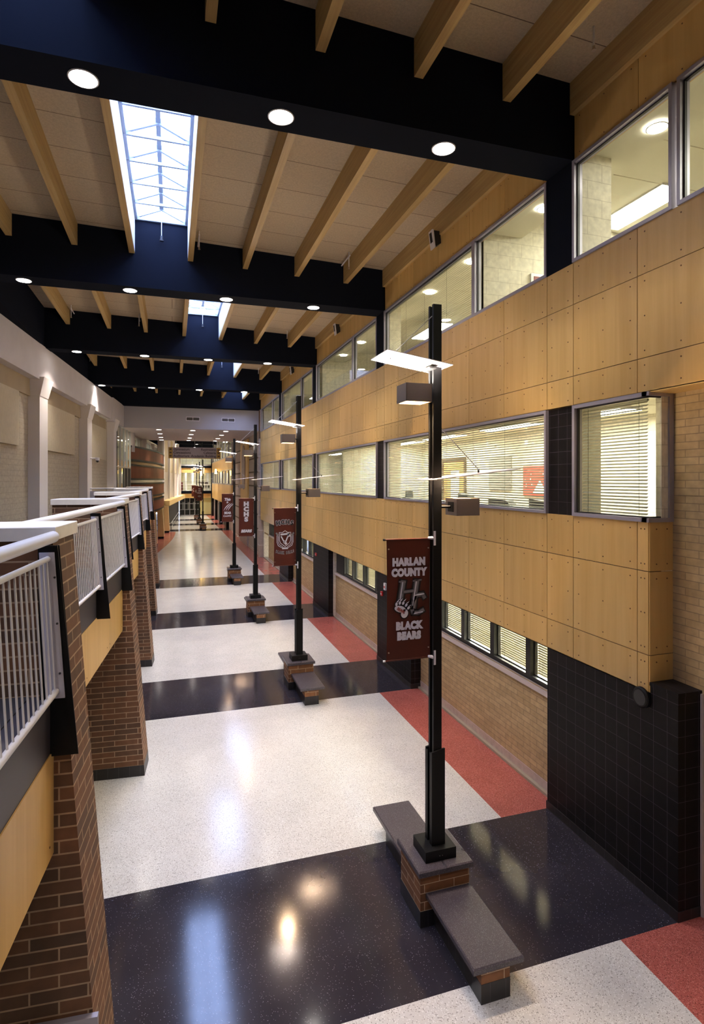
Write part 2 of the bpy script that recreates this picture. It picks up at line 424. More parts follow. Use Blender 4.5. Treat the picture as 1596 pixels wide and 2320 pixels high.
# ---- black tiled piers
for k in range(0, 4):
    a, b = 6.02 + PB * k, 8.84 + PB * k
    g = MB(); top = 3.05 if k == 0 else 2.95
    g.box(XW + .02, 6.95, a, b, .14, top, 'tile_black')
    g.box(XW + .003, 6.95, a - .012, b + .012, 0, .14, 'tile_base_black')
    if k == 0:
        g.box(XW + .012, 6.96, a - .01, 6.5, 3.05, 3.10, 'tile_black')
    g.build('pier', kind='structure', label='black tiled pier under the timber band, number %s from the camera' % ('one', 'two', 'three', 'four')[k])
# columns above the piers
for k in range(0, 5):
    a = BEAM0 + PB * k; b = a + BEAMW
    g = MB(); g.box(XW + .035, 6.70, a, b, 5.39, 7.27, 'tile_black'); g.box(XW - .01, 6.70, a, b, 9.70, 12.75, 'paint_black'); g.box(6.70, 7.1, a, b, 5.39, 7.27, 'block_room'); g.box(6.70, 7.1, a, b, 9.70, 12.1, 'block_room')
    g.build('column', kind='structure')
# ---- timber cladding
def cladding(name_lbl, ys, zs, x0=XW, x1=6.75, screws=True, ret=None):
    g = MB(); G = .006
    g.box(x0 + .02, x1, ys[0], ys[-1], zs[0] + .01, zs[-1] - .005, 'groove_dark')
    for i in range(len(ys) - 1):
        for j in range(len(zs) - 1):
            g.cur = random.random()
            a, b, c, d = ys[i] + (G if i else 0), ys[i + 1] - (G if i < len(ys) - 2 else 0), zs[j] + (G if j else 0), zs[j + 1] - (G if j < len(zs) - 2 else 0)
            g.box(x0, x0 + .02, a, b, c, d, 'panel_wood')
            if screws and a < 26:
                yy = [a + .13, b - .13] + ([(a + b) / 2] if b - a > 1.0 else [])
                zz = [c + .1, d - .1] + ([(c + d) / 2] if d - c > .9 else [])
                for q in yy:
                    for r_ in zz: g.tube((x0 - .004, q, r_), (x0 + .004, q, r_), .011, 'screw', 7)
    g.cur = .4
    g.box(x0, x1, ys[0], ys[-1], zs[0] - .0, zs[0] + .012, 'panel_wood')
    if ret:
        g.box(x0 + .03, 6.95, ys[0], ys[0] + .1, zs[0] + .01, zs[-1] - .005, 'groove_dark')
        for j in range(len(zs) - 1):
            g.cur = random.random(); c, d = zs[j] + (G if j else 0), zs[j + 1] - (G if j < len(zs) - 2 else 0)
            g.box(x0 + .012, 6.96, ys[0] - .02, ys[0], c, d, 'panel_wood')
            for q in (x0 + .13, 6.85):
                for r_ in (c + .1, d - .1): g.tube((q, ys[0] - .025, r_), (q, ys[0] - .018, r_), .011, 'screw', 7)
    return g.build('wall_right', kind='structure', label=name_lbl)
seam = []
base = [0.0, .71, 2.13, 3.58, 5.19, 6.81, 7.87]
for k in range(0, 4):
    seam += [BEAM0 + PB * k + d for d in base]
seam += [BEAM0 + PB * 4 - .25]
seam = [s for s in seam if s < 44.1] + [44.1]
low = [6.51, 6.71] + seam
mid = [-7, -4.2, -2.6, -1.0, .6, 2.2, 3.8, 5.2, 6.71] + seam
cladding('maple panel band below the middle windows', low, [2.95, 3.48, 4.68, 5.39], ret=True)
cladding('maple panel band between the middle and upper windows', mid, [7.27, 7.77, 8.99, 9.70])
cladding('maple panel strip above the upper windows', [-7, -4, -.2, 2.4, 5.2, 6.71] + seam, [11.43, 12.24], x0=XW + .02)
g = MB(); g.box(XW, 7.2, -7, 6.51, 7.255, 7.272, 'panel_wood'); g.build('wall_right', kind='structure')
g = MB(); g.cur = .3; g.box(XW - .07, XW + .12, -7, 44.2, 12.21, 12.78, 'glulam'); g.build('trim_1', kind='structure', label='laminated timber beam along the top of the wall')
# ---- windows of the right wall
WN = [0]
def blind_mb(y0, y1, z0, z1, x, pitch=.05, depth=.028, tilt=.013):
    b = MB(); n = int((z1 - z0) / pitch)
    for i in range(n):
        z = z0 + (i + .5) * pitch
        b.poly([(x, y0, z - tilt), (x, y1, z - tilt), (x + depth, y1, z + tilt), (x + depth, y0, z + tilt)], 'slat')
    b.box(x - .003, x + .035, y0, y1, z1 - .03, z1, 'slat')
    for q in [y0 + .15 + i * ((y1 - y0 - .3) / max(1, round((y1 - y0) / 1.3))) for i in range(max(1, round((y1 - y0) / 1.3)) + 1)]:
        b.box(x - .003, x - .001, q - .003, q + .003, z0, z1, 'dark_green')
    return b
def window(y0, y1, z0, z1, x, mull=(), frame_mat='alu', fw=.055, depth=.14, blinds=None, gl='pane', inner='frame_black', label=None, mw=.14, stand=.03):
    WN[0] += 1
    g = MB(); xf = x - stand; xb = x + depth
    g.box(xf, xb, y0, y1, z0, z0 + fw, frame_mat); g.box(xf, xb, y0, y1, z1 - fw, z1, frame_mat)
    g.box(xf, xb, y0, y0 + fw, z0 + fw, z1 - fw, frame_mat); g.box(xf, xb, y1 - fw, y1, z0 + fw, z1 - fw, frame_mat)
    for q in mull: g.box(xf, xb, q - mw / 2, q + mw / 2, z0 + fw, z1 - fw, frame_mat)
    root = g.build('window_%d' % WN[0], kind='structure', label=label)
    edges = [y0 + fw] + [e for q in mull for e in (q - mw / 2, q + mw / 2)] + [y1 - fw]
    cells = [(edges[i], edges[i + 1]) for i in range(0, len(edges), 2)]
    for i, (a, b) in enumerate(cells):
        gk = MB(); t = .022
        gk.box(x + .03, x + .07, a, b, z0 + fw, z0 + fw + t, inner); gk.box(x + .03, x + .07, a, b, z1 - fw - t, z1 - fw, inner)
        gk.box(x + .03, x + .07, a, a + t, z0 + fw + t, z1 - fw - t, inner); gk.box(x + .03, x + .07, b - t, b, z0 + fw + t, z1 - fw - t, inner)
        gk.build('gasket', root)
        p = MB(); p.poly([(x + .05, a + t, z0 + fw + t), (x + .05, b - t, z0 + fw + t), (x + .05, b - t, z1 - fw - t), (x + .05, a + t, z1 - fw - t)], gl); p.build('pane', root)
        if blinds is None or i in blinds: blind_mb(a + .02, b - .02, z0 + fw + .02, z1 - fw - .02, x + .10).build('venetian_blind', root)
    return root
def bay(k): return BEAM0 + BEAMW + PB * k, BEAM0 + PB * (k + 1)
# middle row
for k in range(0, 4):
    a, b = bay(k); b = min(b, 43.9)
    window(a, b, 5.39, 7.27, XW, blinds=None if k < 2 else [0], label='middle storey window with grey frame, bay %d' % (k + 1))
# the last one is at column four: windows beyond
window(36.0 + 9.045 * 0 + 9.05 - .1 - 3.1, 44.0, 5.39, 7.27, XW + .02, blinds=[]) if False else None
# corner window at the near end
WN[0] += 1
g = MB(); z0, z1 = 5.39, 7.27; f = .06
g.box(XW - .03, XW + .13, 6.51, 8.11, z0, z0 + f, 'alu'); g.box(XW - .03, XW + .13, 6.51, 8.11, z1 - f, z1, 'alu'); g.box(XW - .03, XW + .13, 8.05, 8.11, z0 + f, z1 - f, 'alu')
g.box(XW - .03, 6.96, 6.47, 6.60, z0, z0 + f, 'alu'); g.box(XW - .03, 6.96, 6.47, 6.60, z1 - f, z1, 'alu'); g.box(6.88, 6.96, 6.47, 6.60, z0 + f, z1 - f, 'alu')
cw = g.build('window_%d' % WN[0], kind='structure', label='corner window wrapping the end of the timber bay')
p = MB(); p.poly([(XW + .04, 6.53, z0 + f), (XW + .04, 8.05, z0 + f), (XW + .04, 8.05, z1 - f), (XW + .04, 6.53, z1 - f)], 'pane')
p.poly([(XW + .04, 6.53, z0 + f), (6.88, 6.53, z0 + f), (6.88, 6.53, z1 - f), (XW + .04, 6.53, z1 - f)], 'pane'); p.build('pane', cw)
p = MB(); p.box(XW + .02, XW + .06, 8.02, 8.05, z0 + f, z1 - f, 'frame_black'); p.box(6.85, 6.88, 6.51, 6.55, z0 + f, z1 - f, 'frame_black')
for zz in (z0 + f, z1 - f - .02): p.box(XW + .02, XW + .06, 6.53, 8.05, zz, zz + .02, 'frame_black'); p.box(XW + .02, 6.88, 6.51, 6.55, zz, zz + .02, 'frame_black')
p.build('gasket', cw)
blind_mb(6.62, 8.0, z0 + f + .02, z1 - f - .02, XW + .09).build('venetian_blind', cw)
# upper row
window(6.08, BEAM0, 9.70, 11.43, XW, blinds=[], mw=.15, label='near upper window without blind')
window(-.2, 6.0, 9.70, 11.43, XW, blinds=[], label='upper window at the picture edge')
for k in range(0, 4):
    a, b = bay(k); b = min(b, 43.9)
    window(a, b, 9.70, 11.43, XW, mull=(11.45 + PB * k,), blinds=[1] if k == 0 else [0, 1] if k < 3 else [], label='upper storey window with grey mullion, bay %d' % (k + 1))
# ground row, deep black frames
for k in range(0, 4):
    y0 = 8.84 + PB * k; y1 = 6.02 + PB * (k + 1)
    mm = [q + PB * k for q in (9.93, 11.29, 12.65)] + ([14.0 + PB * k] if k < 3 else [])
    window(y0 + .35, y1 - (1.2 if k < 3 else .3) , 1.97, 3.02, 6.95, mull=[q for q in mm if q < y1 - 1.4], frame_mat='frame_black', fw=.09, depth=.12, mw=.16, stand=.06, label='low clerestory window in black frame, bay %d' % (k + 1))
    g = MB(); g.box(6.88, 7.12, y1 - 1.2, y1, 1.97, 3.0, 'frame_black'); g.box(6.88, 7.12, y0, y0 + .35, 1.97, 3.0, 'frame_black'); g.build('trim_2', kind='structure')
g = MB(); g.box(XW + .2, 7.2, 6.5, 44.2, 2.97, 3.2, 'dark_void'); g.build('trim_3', kind='structure')

# ---- ceilings
def ceil_cell(g, x0, x1, y0, y1): g.hexa([(x0, y0, zc(x0)), (x1, y0, zc(x1)), (x1, y1, zc(x1)), (x0, y1, zc(x0)), (x0, y0, zc(x0) + .15), (x1, y0, zc(x1) + .15), (x1, y1, zc(x1) + .15), (x0, y1, zc(x0) + .15)], 'deck')
XL = -5.05
JX = [-4.14, -2.55, -1.08, .51, 2.08, 3.65, 5.22]
SKX = [(JX[i + 1] + .08, JX[i + 2] - .08) for i in range(5)] + [(JX[5] + .08, JX[6] - .08)]
yc = [-7.0] + [b for b in BEAMS] + [45.1]
for i in range(len(BEAMS) + 0):
    y0 = (BEAMS[i] + BEAMW) if i >= 0 else -7; y1 = BEAMS[i + 1] if i + 1 < len(BEAMS) else 45.1
    if y0 >= y1 - .3: continue
    g = MB(); xl = XL; SX0, SX1 = SKX[i]
    ceil_cell(g, xl, SX0 - .12, y0, y1); ceil_cell(g, SX1 + .12, 6.6, y0, y1)
    g.build('ceiling', kind='structure', label='wood fibre deck ceiling between black beams')
g = MB(); ceil_cell(g, XL, 6.6, -7, BEAMS[0]); g.build('ceiling', kind='structure')
# black soffit and upstand on the left, above the white wall
g = MB(frame=None)
def lx(y, off=0): return -7.036 / math.cos(ANG) + y * math.tan(ANG) + off
ys_ = [-7, 10, 27, 45.1]
for a, b in zip(ys_[:-1], ys_[1:]):
    # horizontal black soffit from the left wall to the deck edge, only where the wall is left of it
    xa, xb = lx(a) - .5, lx(b) - .5
    ea, eb = XL, max(XL, xb)
    if xa < XL: g.hexa([(xa, a, 11.46), (XL + .02, a, 11.46), (max(XL + .02, xb), b, 11.46), (xb, b, 11.46), (xa, a, 13.3), (XL + .02, a, 13.3), (max(XL + .02, xb), b, 13.3), (xb, b, 13.3)], 'paint_black')
g.build('ceiling', kind='structure', label='black soffit above the white wall')
# ---- beams
for i, yb in enumerate(BEAMS):
    g = MB(); g.box(-9.5, XW + .05, yb, yb + BEAMW, SOFF, 13.42, 'paint_black')
    g.build('beam', kind='structure', label='deep black ceiling beam with round downlights')
g = MB(); g.box(-6, 6.6, 45.0, 45.12, 9.87, 11.5, 'soffit_white'); g.box(-6, 6.6, 45.0, 45.12, 11.5, 13.4, 'paint_black'); g.box(-6.0, 7.6, 45.12, 58.7, 9.87, 10.0, 'plaster_pink')
g.box(-6.0, 7.6, 58.6, 58.7, 9.87, 13.4, 'plaster_pink')
g.build('ceiling', kind='structure', label='white bulkhead and lower plaster ceiling')
# ---- glulam joists
JX = [-4.14, -2.55, -1.08, .51, 2.08, 3.65, 5.22]
for i in range(len(BEAMS)):
    y0 = BEAMS[i] + BEAMW if i < len(BEAMS) else 0; y1 = BEAMS[i + 1] if i + 1 < len(BEAMS) else 45.0
    if y1 - y0 < 1: continue
    for j, x in enumerate(JX):
        g = MB(); g.cur = random.random(); x0, x1 = x - .075, x + .075
        zt = zc(x); g.hexa([(x0, y0, zt - .60), (x1, y0, zt - .60), (x1, y1, zt - .60), (x0, y1, zt - .60), (x0, y0, zt + .02), (x1, y0, zt + .02), (x1, y1, zt + .02), (x0, y1, zt + .02)], 'glulam')
        g.build('ceiling_joist', kind='structure', group='laminated timber joists under the deck')
# ---- skylights
for i in range(len(BEAMS)):
    y0 = BEAMS[i] + BEAMW; y1 = BEAMS[i + 1] if i + 1 < len(BEAMS) else 45.0
    if y1 - y0 < 1: continue
    WN[0] += 1; zb, zr = 13.40, 13.83; SX0, SX1 = SKX[i]; xm = (SX0 + SX1) / 2
    g = MB()
    zj = zc(SX0) - .40
    g.box(SX0 - .004, SX0, y0, y1, zj - .16, zc(SX0), 'white_paint'); g.box(SX1, SX1 + .004, y0, y1, zj - .16, zc(SX1), 'white_paint')
    g.box(SX0 - .13, SX0, y0, y1, zc(SX0), zb + .1, 'white_paint'); g.box(SX1, SX1 + .13, y0, y1, zc(SX1) - .02, zb + .1, 'white_paint')
    for x0, x1 in ((SX0, SX0 + .07), (SX1 - .07, SX1)): g.box(x0, x1, y0, y1, zb - .05, zb + .06, 'sky_frame')
    g.box(xm - .05, xm + .05, y0, y1, zr - .13, zr, 'sky_frame')
    n = 8; step = (y1 - y0) / n
    for q in range(n + 1):
        yy = y0 + q * step; yy = min(max(yy, y0 + .04), y1 - .04)
        for xa, xb in ((SX0 + .03, xm), (SX1 - .03, xm)):
            g.hexa([(xa, yy - .035, zb - .02), (xb, yy - .035, zr - .15), (xb, yy + .035, zr - .15), (xa, yy + .035, zb - .02), (xa, yy - .035, zb + .12), (xb, yy - .035, zr), (xb, yy + .035, zr), (xa, yy + .035, zb + .12)], 'sky_frame')
        g.box(SX0, SX1, yy - .03, yy + .03, zb - .06, zb + .01, 'sky_frame')
    root = g.build('window_%d' % WN[0], kind='structure', label='gabled skylight between two joists')
    p = MB()
    p.poly([(SX0, y0, zb + .06), (xm, y0, zr), (xm, y1, zr), (SX0, y1, zb + .06)], 'sky_pane'); p.poly([(SX1, y0, zb + .06), (xm, y0, zr), (xm, y1, zr), (SX1, y1, zb + .06)], 'sky_pane')
    for yy in (y0 + .001, y1 - .001): p.poly([(SX0, yy, zb), (SX1, yy, zb), (xm, yy, zr)], 'sky_pane')
    p.build('pane', root)
    pl = bpy.data.lights.new('skylight_portal', 'AREA'); pl.shape = 'RECTANGLE'; pl.size = SX1 - SX0; pl.size_y = y1 - y0
    pl.cycles.is_portal = True
    po = bpy.data.objects.new('skylight_portal', pl); COL.objects.link(po); po.location = (xm, (y0 + y1) / 2, zr + .02)

# ---- left wall (rotated 4.54 degrees)
g = MB(FL)
S0, S1 = -8, 40.3
g.box(-.5, 0, S0, S1, 10.02, 11.47, 'wall_white')
g.box(-.9, -.45, S0, 42, 4.25, 10.02, 'block_cream')
g.box(-.45, -.36, S0, S1, 9.35, 10.02, 'wall_beige')
g.box(-.5, .10, S1, 47.6, 9.92, 11.47, 'wall_white')
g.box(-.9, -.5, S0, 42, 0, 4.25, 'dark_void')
g.build('wall_left', kind='structure', label='cream block wall with white fascia on the left')
for i, s in enumerate((-.1 , 8.25, 16.6, 25.0, 33.4, 41.2)):
    g = MB(FL); w1 = 1.1
    g.box(-.45, -.02, s, s + w1, 4.25, 9.38, 'pilaster_white')
    p = [(-.45, s - .02, 9.38), (.0, s - .02, 9.38), (.0, s + w1 + .02, 9.38), (-.45, s + w1 + .02, 9.38), (-.45, s - .1, 10.12), (.18, s - .1, 10.12), (.18, s + w1 + .1, 10.12), (-.45, s + w1 + .1, 10.12)]
    g.hexa(p, 'pilaster_white'); g.build('pilaster', kind='structure', label='white pilaster with flared capital')
    if i in (2, 3, 4):
        g = MB(FL); g.box(-.45, -.36, s + w1 + .35, s + 7.1, 7.3, 9.35, 'acoustic')
        g.build('acoustic_panel', label='beige acoustic wall panel, %s' % ('out of view behind the camera', 'out of view at the left edge', 'cut by the left picture edge' , 'between the two nearest white pilasters', 'between the second and third white pilasters')[i], cat='wall panel')
# ---- walkway
OK = [(-.47, -2.02), (-.50, 5.12), (-.53, 12.28), (-.61, 19.4), (-.67, 26.6), (-.70, 33.6)]
g = MB()
for k in range(0, 6):
    g.fr = frame(*OK[k]); ya = -7.12 if k else -5.5
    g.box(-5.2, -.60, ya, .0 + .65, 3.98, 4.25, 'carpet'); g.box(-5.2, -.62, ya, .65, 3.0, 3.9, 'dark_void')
g.build('floor', kind='structure', label='dark upper walkway behind the railing')
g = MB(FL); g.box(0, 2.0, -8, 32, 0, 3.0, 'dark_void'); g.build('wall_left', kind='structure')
# ---- brick pillars and balcony edge
BS = .078
for k, (ox, oy) in enumerate(OK):
    F = frame(ox, oy); g = MB(F); D = .65; L = -1.72
    def fx(z): return -BS * z
    g.hexa([(L, 0, .22), (fx(.22), 0, .22), (fx(.22), D, .22), (L, D, .22), (L, 0, 5.51), (fx(5.51), 0, 5.51), (fx(5.51), D, 5.51), (L, D, 5.51)], 'brick_brown')
    g.hexa([(L, -.003, 0), (0, -.003, 0), (0, D + .003, 0), (L, D + .003, 0), (L, -.003, .22), (fx(.22) + .004, -.003, .22), (fx(.22) + .004, D + .003, .22), (L, D + .003, .22)], 'tile_base_black')
    root = g.build('pillar', kind='structure', label='battered brick pillar carrying the balcony')
    c = MB(F); c.bevbox(L - .02, fx(5.5) + .03, -.04, D + .04, 5.51, 5.62, 'stone_cap', .006); c.build('cap', root)
for k in range(0, 5):
    ox, oy = OK[k + 1] if k + 1 < len(OK) else OK[k]
    F = frame(ox, oy); y0 = -(7.12 - .65); 
    if k == 0: pass
    # timber fascia, dark steel channel
    g = MB(F); ys2 = [y0, y0 + 1.4, y0 + 3.2, y0 + 5.0, 0.0]
    for a, b in zip(ys2[:-1], ys2[1:]):
        g.cur = random.random(); g.box(-.56, -.42, a + .004, b - .004, 2.97, 3.80, 'panel_wood')
        for q in (a + .12, b - .12):
            for z in (3.08,): g.tube((-.424, q, z), (-.416, q, z), .009, 'screw', 7)
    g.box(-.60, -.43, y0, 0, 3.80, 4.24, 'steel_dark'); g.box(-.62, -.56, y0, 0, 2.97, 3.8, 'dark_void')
    g.build('trim_4', kind='structure', label='maple fascia and steel channel of the balcony edge')
# railings
NUMW = ['nearest', 'second', 'third', 'fourth', 'fifth', 'sixth']
bal = {}
def ra(z): return -.44 + (5.37 - z) * .057        # lean of the railing plane
for k in range(1, 6):
    ox, oy = OK[k]; F = frame(ox, oy); y0 = -(7.12 - .70); y1 = -.07
    root = empty('balcony_railing', F(-.4, -3.5, 4.25), 'white balcony railing with black brackets, %s bay from the camera' % NUMW[k - 1], 'railing')
    g = MB(F); g.capsule(F(-.40, y0, 5.545), F(-.40, y1 - .02, 5.545), .047, 'rail_white', 14) if False else None
    g = MB(); g.capsule(F(-.40, y0, 5.545), F(-.40, y1 - .03, 5.545), .047, 'rail_white', 16); g.build('handrail', root)
    g = MB(); g.tube(F(ra(5.37), y0, 5.37), F(ra(5.37), y1 - .03, 5.37), .023, 'rail_white', 12); g.build('top_rail', root)
    g = MB(); g.tube(F(ra(4.31), y0, 4.31), F(ra(4.31), y1 - .03, 4.31), .026, 'rail_white', 12); g.build('bottom_rail', root)
    posts = [y1, -2.45, -4.5, y0 + .02]
    for pb in posts:
        g = MB(F)
        for d in (0.0, .05):
            sg = 0
            g.hexa([(-.50, pb + d, 3.78), (-.22 - (.02 if d else 0), pb + d, 3.78), (-.22 - (.02 if d else 0), pb + d + .012, 3.78), (-.50, pb + d + .012, 3.78),
                    (-.52, pb + d, 5.47), (-.375, pb + d, 5.47), (-.375, pb + d + .012, 5.47), (-.52, pb + d + .012, 5.47)], 'steel_black')
        g.hexa([(-.36, pb + .012, 3.78), (-.24, pb + .012, 3.78), (-.24, pb + .05, 3.78), (-.36, pb + .05, 3.78), (-.46, pb + .012, 5.47), (-.40, pb + .012, 5.47), (-.40, pb + .05, 5.47), (-.46, pb + .05, 5.47)], 'steel_black')
        br = g.build('bracket', root)
        g = MB(F); e_ = -.010
        g.hexa([(-.45, pb + e_ - .012, 4.25), (-.315, pb + e_ - .012, 4.25), (-.315, pb + e_, 4.25), (-.45, pb + e_, 4.25), (-.505, pb + e_ - .012, 5.42), (-.395, pb + e_ - .012, 5.42), (-.395, pb + e_, 5.42), (-.505, pb + e_, 5.42)], 'plate_white')
        for z in (4.45, 4.85, 5.22):
            xx = -.40 + (5.42 - z) * .05
            g.tube((xx, pb + e_ - .018, z), (xx, pb + e_ - .012, z), .009, 'steel_dark', 8)
        g.build('plate', br)
    n = 60 if k <= 3 else 40
    yb = [y0 + .1 + i * (y1 - y0 - .16) / n for i in range(n + 1)]
    g = MB(); o0 = Vector(F(ra(4.31), 0, 4.31)); g.tube(tuple(o0), F(ra(5.37), 0, 5.37), .0085, 'rail_white', 6, caps=False)
    b0 = None
    for q in yb:
        if b0 is None:
            b0 = g.build('baluster', root, origin=tuple(o0)); ob = b0
        else:
            ob = b0.copy(); COL.objects.link(ob); ob.parent = root
        ob.location = Vector(F(ra(4.31), q, 4.31)) - root.location
F = frame(*OK[5]); er = empty('balcony_end_railing', F(-2.6, .7, 4.25), 'white cross railing closing the far end of the balcony', 'railing')
g = MB(); g.tube(F(-4.6, .62, 5.52), F(-.45, .62, 5.52), .045, 'rail_white', 10); g.build('handrail', er)
g = MB(F); g.box(-4.6, -.6, .6, .64, 4.3, 5.38, 'plate_white'); g.build('panel', er)
g = MB(F); g.box(-4.7, -4.6, .55, .7, 4.25, 5.5, 'steel_black'); g.build('post', er)
# grey framed case on the near pillar
F = frame(*OK[1]); g = MB(F); g.box(-.75, -.08, -.05, 0, .5, 1.6, 'alu'); g.box(-.70, -.13, -.055, -.045, .55, 1.55, 'dark_void')
g.build('display_case', label='grey framed dark case on the front of the nearest brick pillar', cat='display case')

# ---- unseen dark shell added to stop sky light leaking in; then the back wall
g = MB(); g.box(-12.2, -12, YB, 106, 0, 13.5, 'dark_void'); g.box(12, 12.2, YB, 106, 0, 13.5, 'dark_void'); g.box(-12, 12, 112, 112.2, 0, 13.5, 'dark_void'); g.build('wall_back', kind='structure')
g = MB(); g.box(-12.2, -5.0, YB, 112, 13.32, 13.5, 'dark_void'); g.box(6.5, 12.2, YB, 112, 13.32, 13.5, 'dark_void'); g.box(-5.1, 6.6, 58.7, 112, 13.42, 13.6, 'dark_void'); g.box(-5.1, 6.6, 44.9, 58.8, 13.42, 13.6, 'dark_void'); g.build('ceiling', kind='structure')  # roof slabs of the shell, added to block stray sky light
g = MB(); g.box(-14, 12, YB - .2, YB, 0, 14, 'wall_beige'); g.build('wall_back', kind='structure')

# ---- rooms behind the right wall
def room(y0, y1, z0, z1, xb, lab, soffit=None, floor_mat='room_floor'):
    g = MB(); X0 = 6.76
    g.box(xb, xb + .2, y0, y1, z0, z1, 'block_room'); g.box(X0, xb, y0 - .1, y0, z0, z1, 'block_room'); g.box(X0, xb, y1, y1 + .1, z0, z1, 'block_room')
    g.box(X0, xb, y0, y1, z0 - .1, z0, floor_mat)
    if soffit: g.box(X0, soffit[0], y0, y1, soffit[1], z1 + .1, 'room_ceiling'); g.box(soffit[0], xb, y0, y1, z1, z1 + .1, 'room_ceiling')
    else: g.box(X0, xb, y0, y1, z1, z1 + .1, 'room_ceiling')
    # ceiling grid lines
    for i in range(1, int((y1 - y0) / 1.22)): g.box(soffit[0] if soffit else X0, xb, y0 + i * 1.22 - .01, y0 + i * 1.22 + .01, z1 - .006, z1, 'block_room')
    g.build('wall_right', kind='structure', label=lab)
FX = [0]
def fixture(x, y, z, lx_=.3, ly=1.2, power=P_ROOM, mat='tube_light', col=(1, .94, .80), lab=''):
    FX[0] += 1
    g = MB(); g.box(x - lx_, x + lx_, y - ly, y + ly, z - .02, z + .03, 'white_paint'); root = g.build('ceiling_fixture', label=lab, cat='ceiling light')
    g = MB(); g.box(x - lx_ + .02, x + lx_ - .02, y - ly + .02, y + ly - .02, z - .035, z - .02, mat); g.build('diffuser', root)
    light('fixture_light', 'AREA', (x, y, z - .06), power, col, shape='RECTANGLE', size=lx_ * 2, size_y=ly * 2)
room(6.6, 22.6, 4.5, 7.5, 10.4, 'cream classroom behind the middle windows')
room(22.8, 34.5, 4.5, 7.5, 10.4, 'second cream classroom behind the middle windows')
room(34.7, 44, 4.5, 7.5, 10.4, 'third cream classroom behind the middle windows')
room(-.5, 11.42, 8.7, 12.1, 12.0, 'upper classroom by the near upper windows', soffit=(7.75, 11.62))
g = MB(); g.box(6.72, 7.33, 8.12, 8.8, 8.7, 11.62, 'block_room'); g.build('wall_right', kind='structure', label='cream block pier inside the upper room')
room(11.55, 26, 8.7, 12.1, 11.4, 'upper classroom behind blinds', soffit=(7.9, 11.62))
room(26.2, 44, 8.7, 12.1, 11.4, 'far upper classroom', soffit=(7.9, 11.62))
room(9.0, 24, .05, 3.2, 10.5, 'ground floor classroom')
room(24.2, 44, .05, 3.2, 10.5, 'second ground floor classroom')
for y in (10.5, 13.6, 17.6, 20.8): fixture(8.9, y, 7.46, lab='flat fluorescent fitting in the first middle classroom, %s' % {10.5: 'nearest', 13.6: 'second', 17.6: 'third', 20.8: 'farthest'}[y])
for y in (25.5, 30.5): fixture(8.9, y, 7.46, lab='fluorescent fitting in the second middle classroom, %s' % ('near end' if y < 28 else 'far end'))
fixture(8.9, 38.5, 7.46, lab='fluorescent fitting in the last middle classroom')
fixture(8.55, 9.9, 12.07 - .35, .3, 1.0, lab='fluorescent fitting behind the unblinded upper pane') if False else None
fixture(9.95, 10.2, 12.08, .36, 1.0, P_ROOM * .9, lab='bright ceiling fitting seen in the nearest upper window')
fixture(9.6, 3.0, 12.0, .3, 1.2, P_ROOM * .6, lab='fluorescent fitting at the right edge of the upper room')
fixture(9.95, 5.6, 12.08, .36, .8, P_ROOM * .7, lab='square ceiling fitting in the middle of the upper classroom')
for y in (14, 19.5): fixture(9.3, y, 11.6, lab='fluorescent fitting behind the upper blinds, %s' % ('near one' if y < 16 else 'far one'))
for y in (29, 37): fixture(9.3, y, 11.6, lab='fluorescent fitting in the far upper classroom, %s' % ('near one' if y < 32 else 'far one'))
for y in (11, 14.5, 20): fixture(8.3, y, 3.1, power=300, lab='fluorescent fitting behind the low clerestory, %s' % {11: 'nearest', 14.5: 'middle', 20: 'third'}[y])
for y in (28, 36): fixture(8.3, y, 3.1, power=300, lab='fluorescent fitting behind the far low clerestory, %s' % ('near one' if y < 30 else 'far one'))
#PART2

# ================================================================== FAR END
g = MB()   # stone corner column and wall
g.box(6.45, 7.0, 44.15, 44.8, 0, 9.2, 'stone_tan'); g.box(6.5, 7.9, 44.2, 44.9, 9.2, 11.45, 'brick_brown')
z = .9
while z < 9.0:
    g.box(6.41, 7.02, 44.12, 44.82, z, z + .09, 'stone_light'); g.box(7.02, 7.6, 44.2, 44.8, z - .02, z + .1, 'groove_dark'); z += 1.15
g.build('wall_right', kind='structure', label='stone corner column with light courses')
g = MB(); g.box(6.62, 7.0, 44.9, 66, 0, 9.9, 'stone_tan')
z = 2.0
while z < 9.6: g.box(6.59, 6.63, 44.9, 51.6, z, z + .12, 'groove_dark'); g.box(6.59, 6.63, 57.6, 66, z, z + .12, 'groove_dark'); z += 1.15
g.box(6.56, 6.6, 44.9, 66, 0, .22, 'tile_base')
g.box(6.5, 6.64, 51.8, 57.4, 2.4, 9.7, 'panel_wood'); g.box(6.44, 6.62, 51.8, 57.4, 0, 2.4, 'stone_tan')
n = 24; g.extr([(54.6 + 1.25 * math.cos(t * 2 * math.pi / n), 7.2 + 2.1 * math.sin(t * 2 * math.pi / n)) for t in range(n)], 'x', 6.40, 6.5, 'stone_tan')
g.build('wall_right', kind='structure', label='stone wall with dark recess lines and a timber panel with an oval')
g = MB()
g.box(6.5, 7.0, 66, 101, 2.95, 5.4, 'panel_wood'); g.box(6.5, 7.0, 66, 101, 7.3, 8.8, 'panel_wood'); g.box(6.7, 7.0, 66, 101, 0, 2.95, 'stone_tan')
for y in (71.5, 80.5, 89.6, 98): g.box(6.35, 6.9, y, y + 1.6, 0, 2.95, 'tile_black')
g.box(6.66, 6.72, 74, 79, 0, 2.6, 'dark_void'); g.box(6.66, 6.72, 83, 88, 0, 2.6, 'dark_void')
g.box(6.4, 7.0, 99.6, 100.8, 0, 13, 'paint_black'); g.box(6.52, 7.0, 66, 101, 12, 13.2, 'panel_wood')
g.build('wall_right', kind='structure', label='far timber bands and dark door recesses')
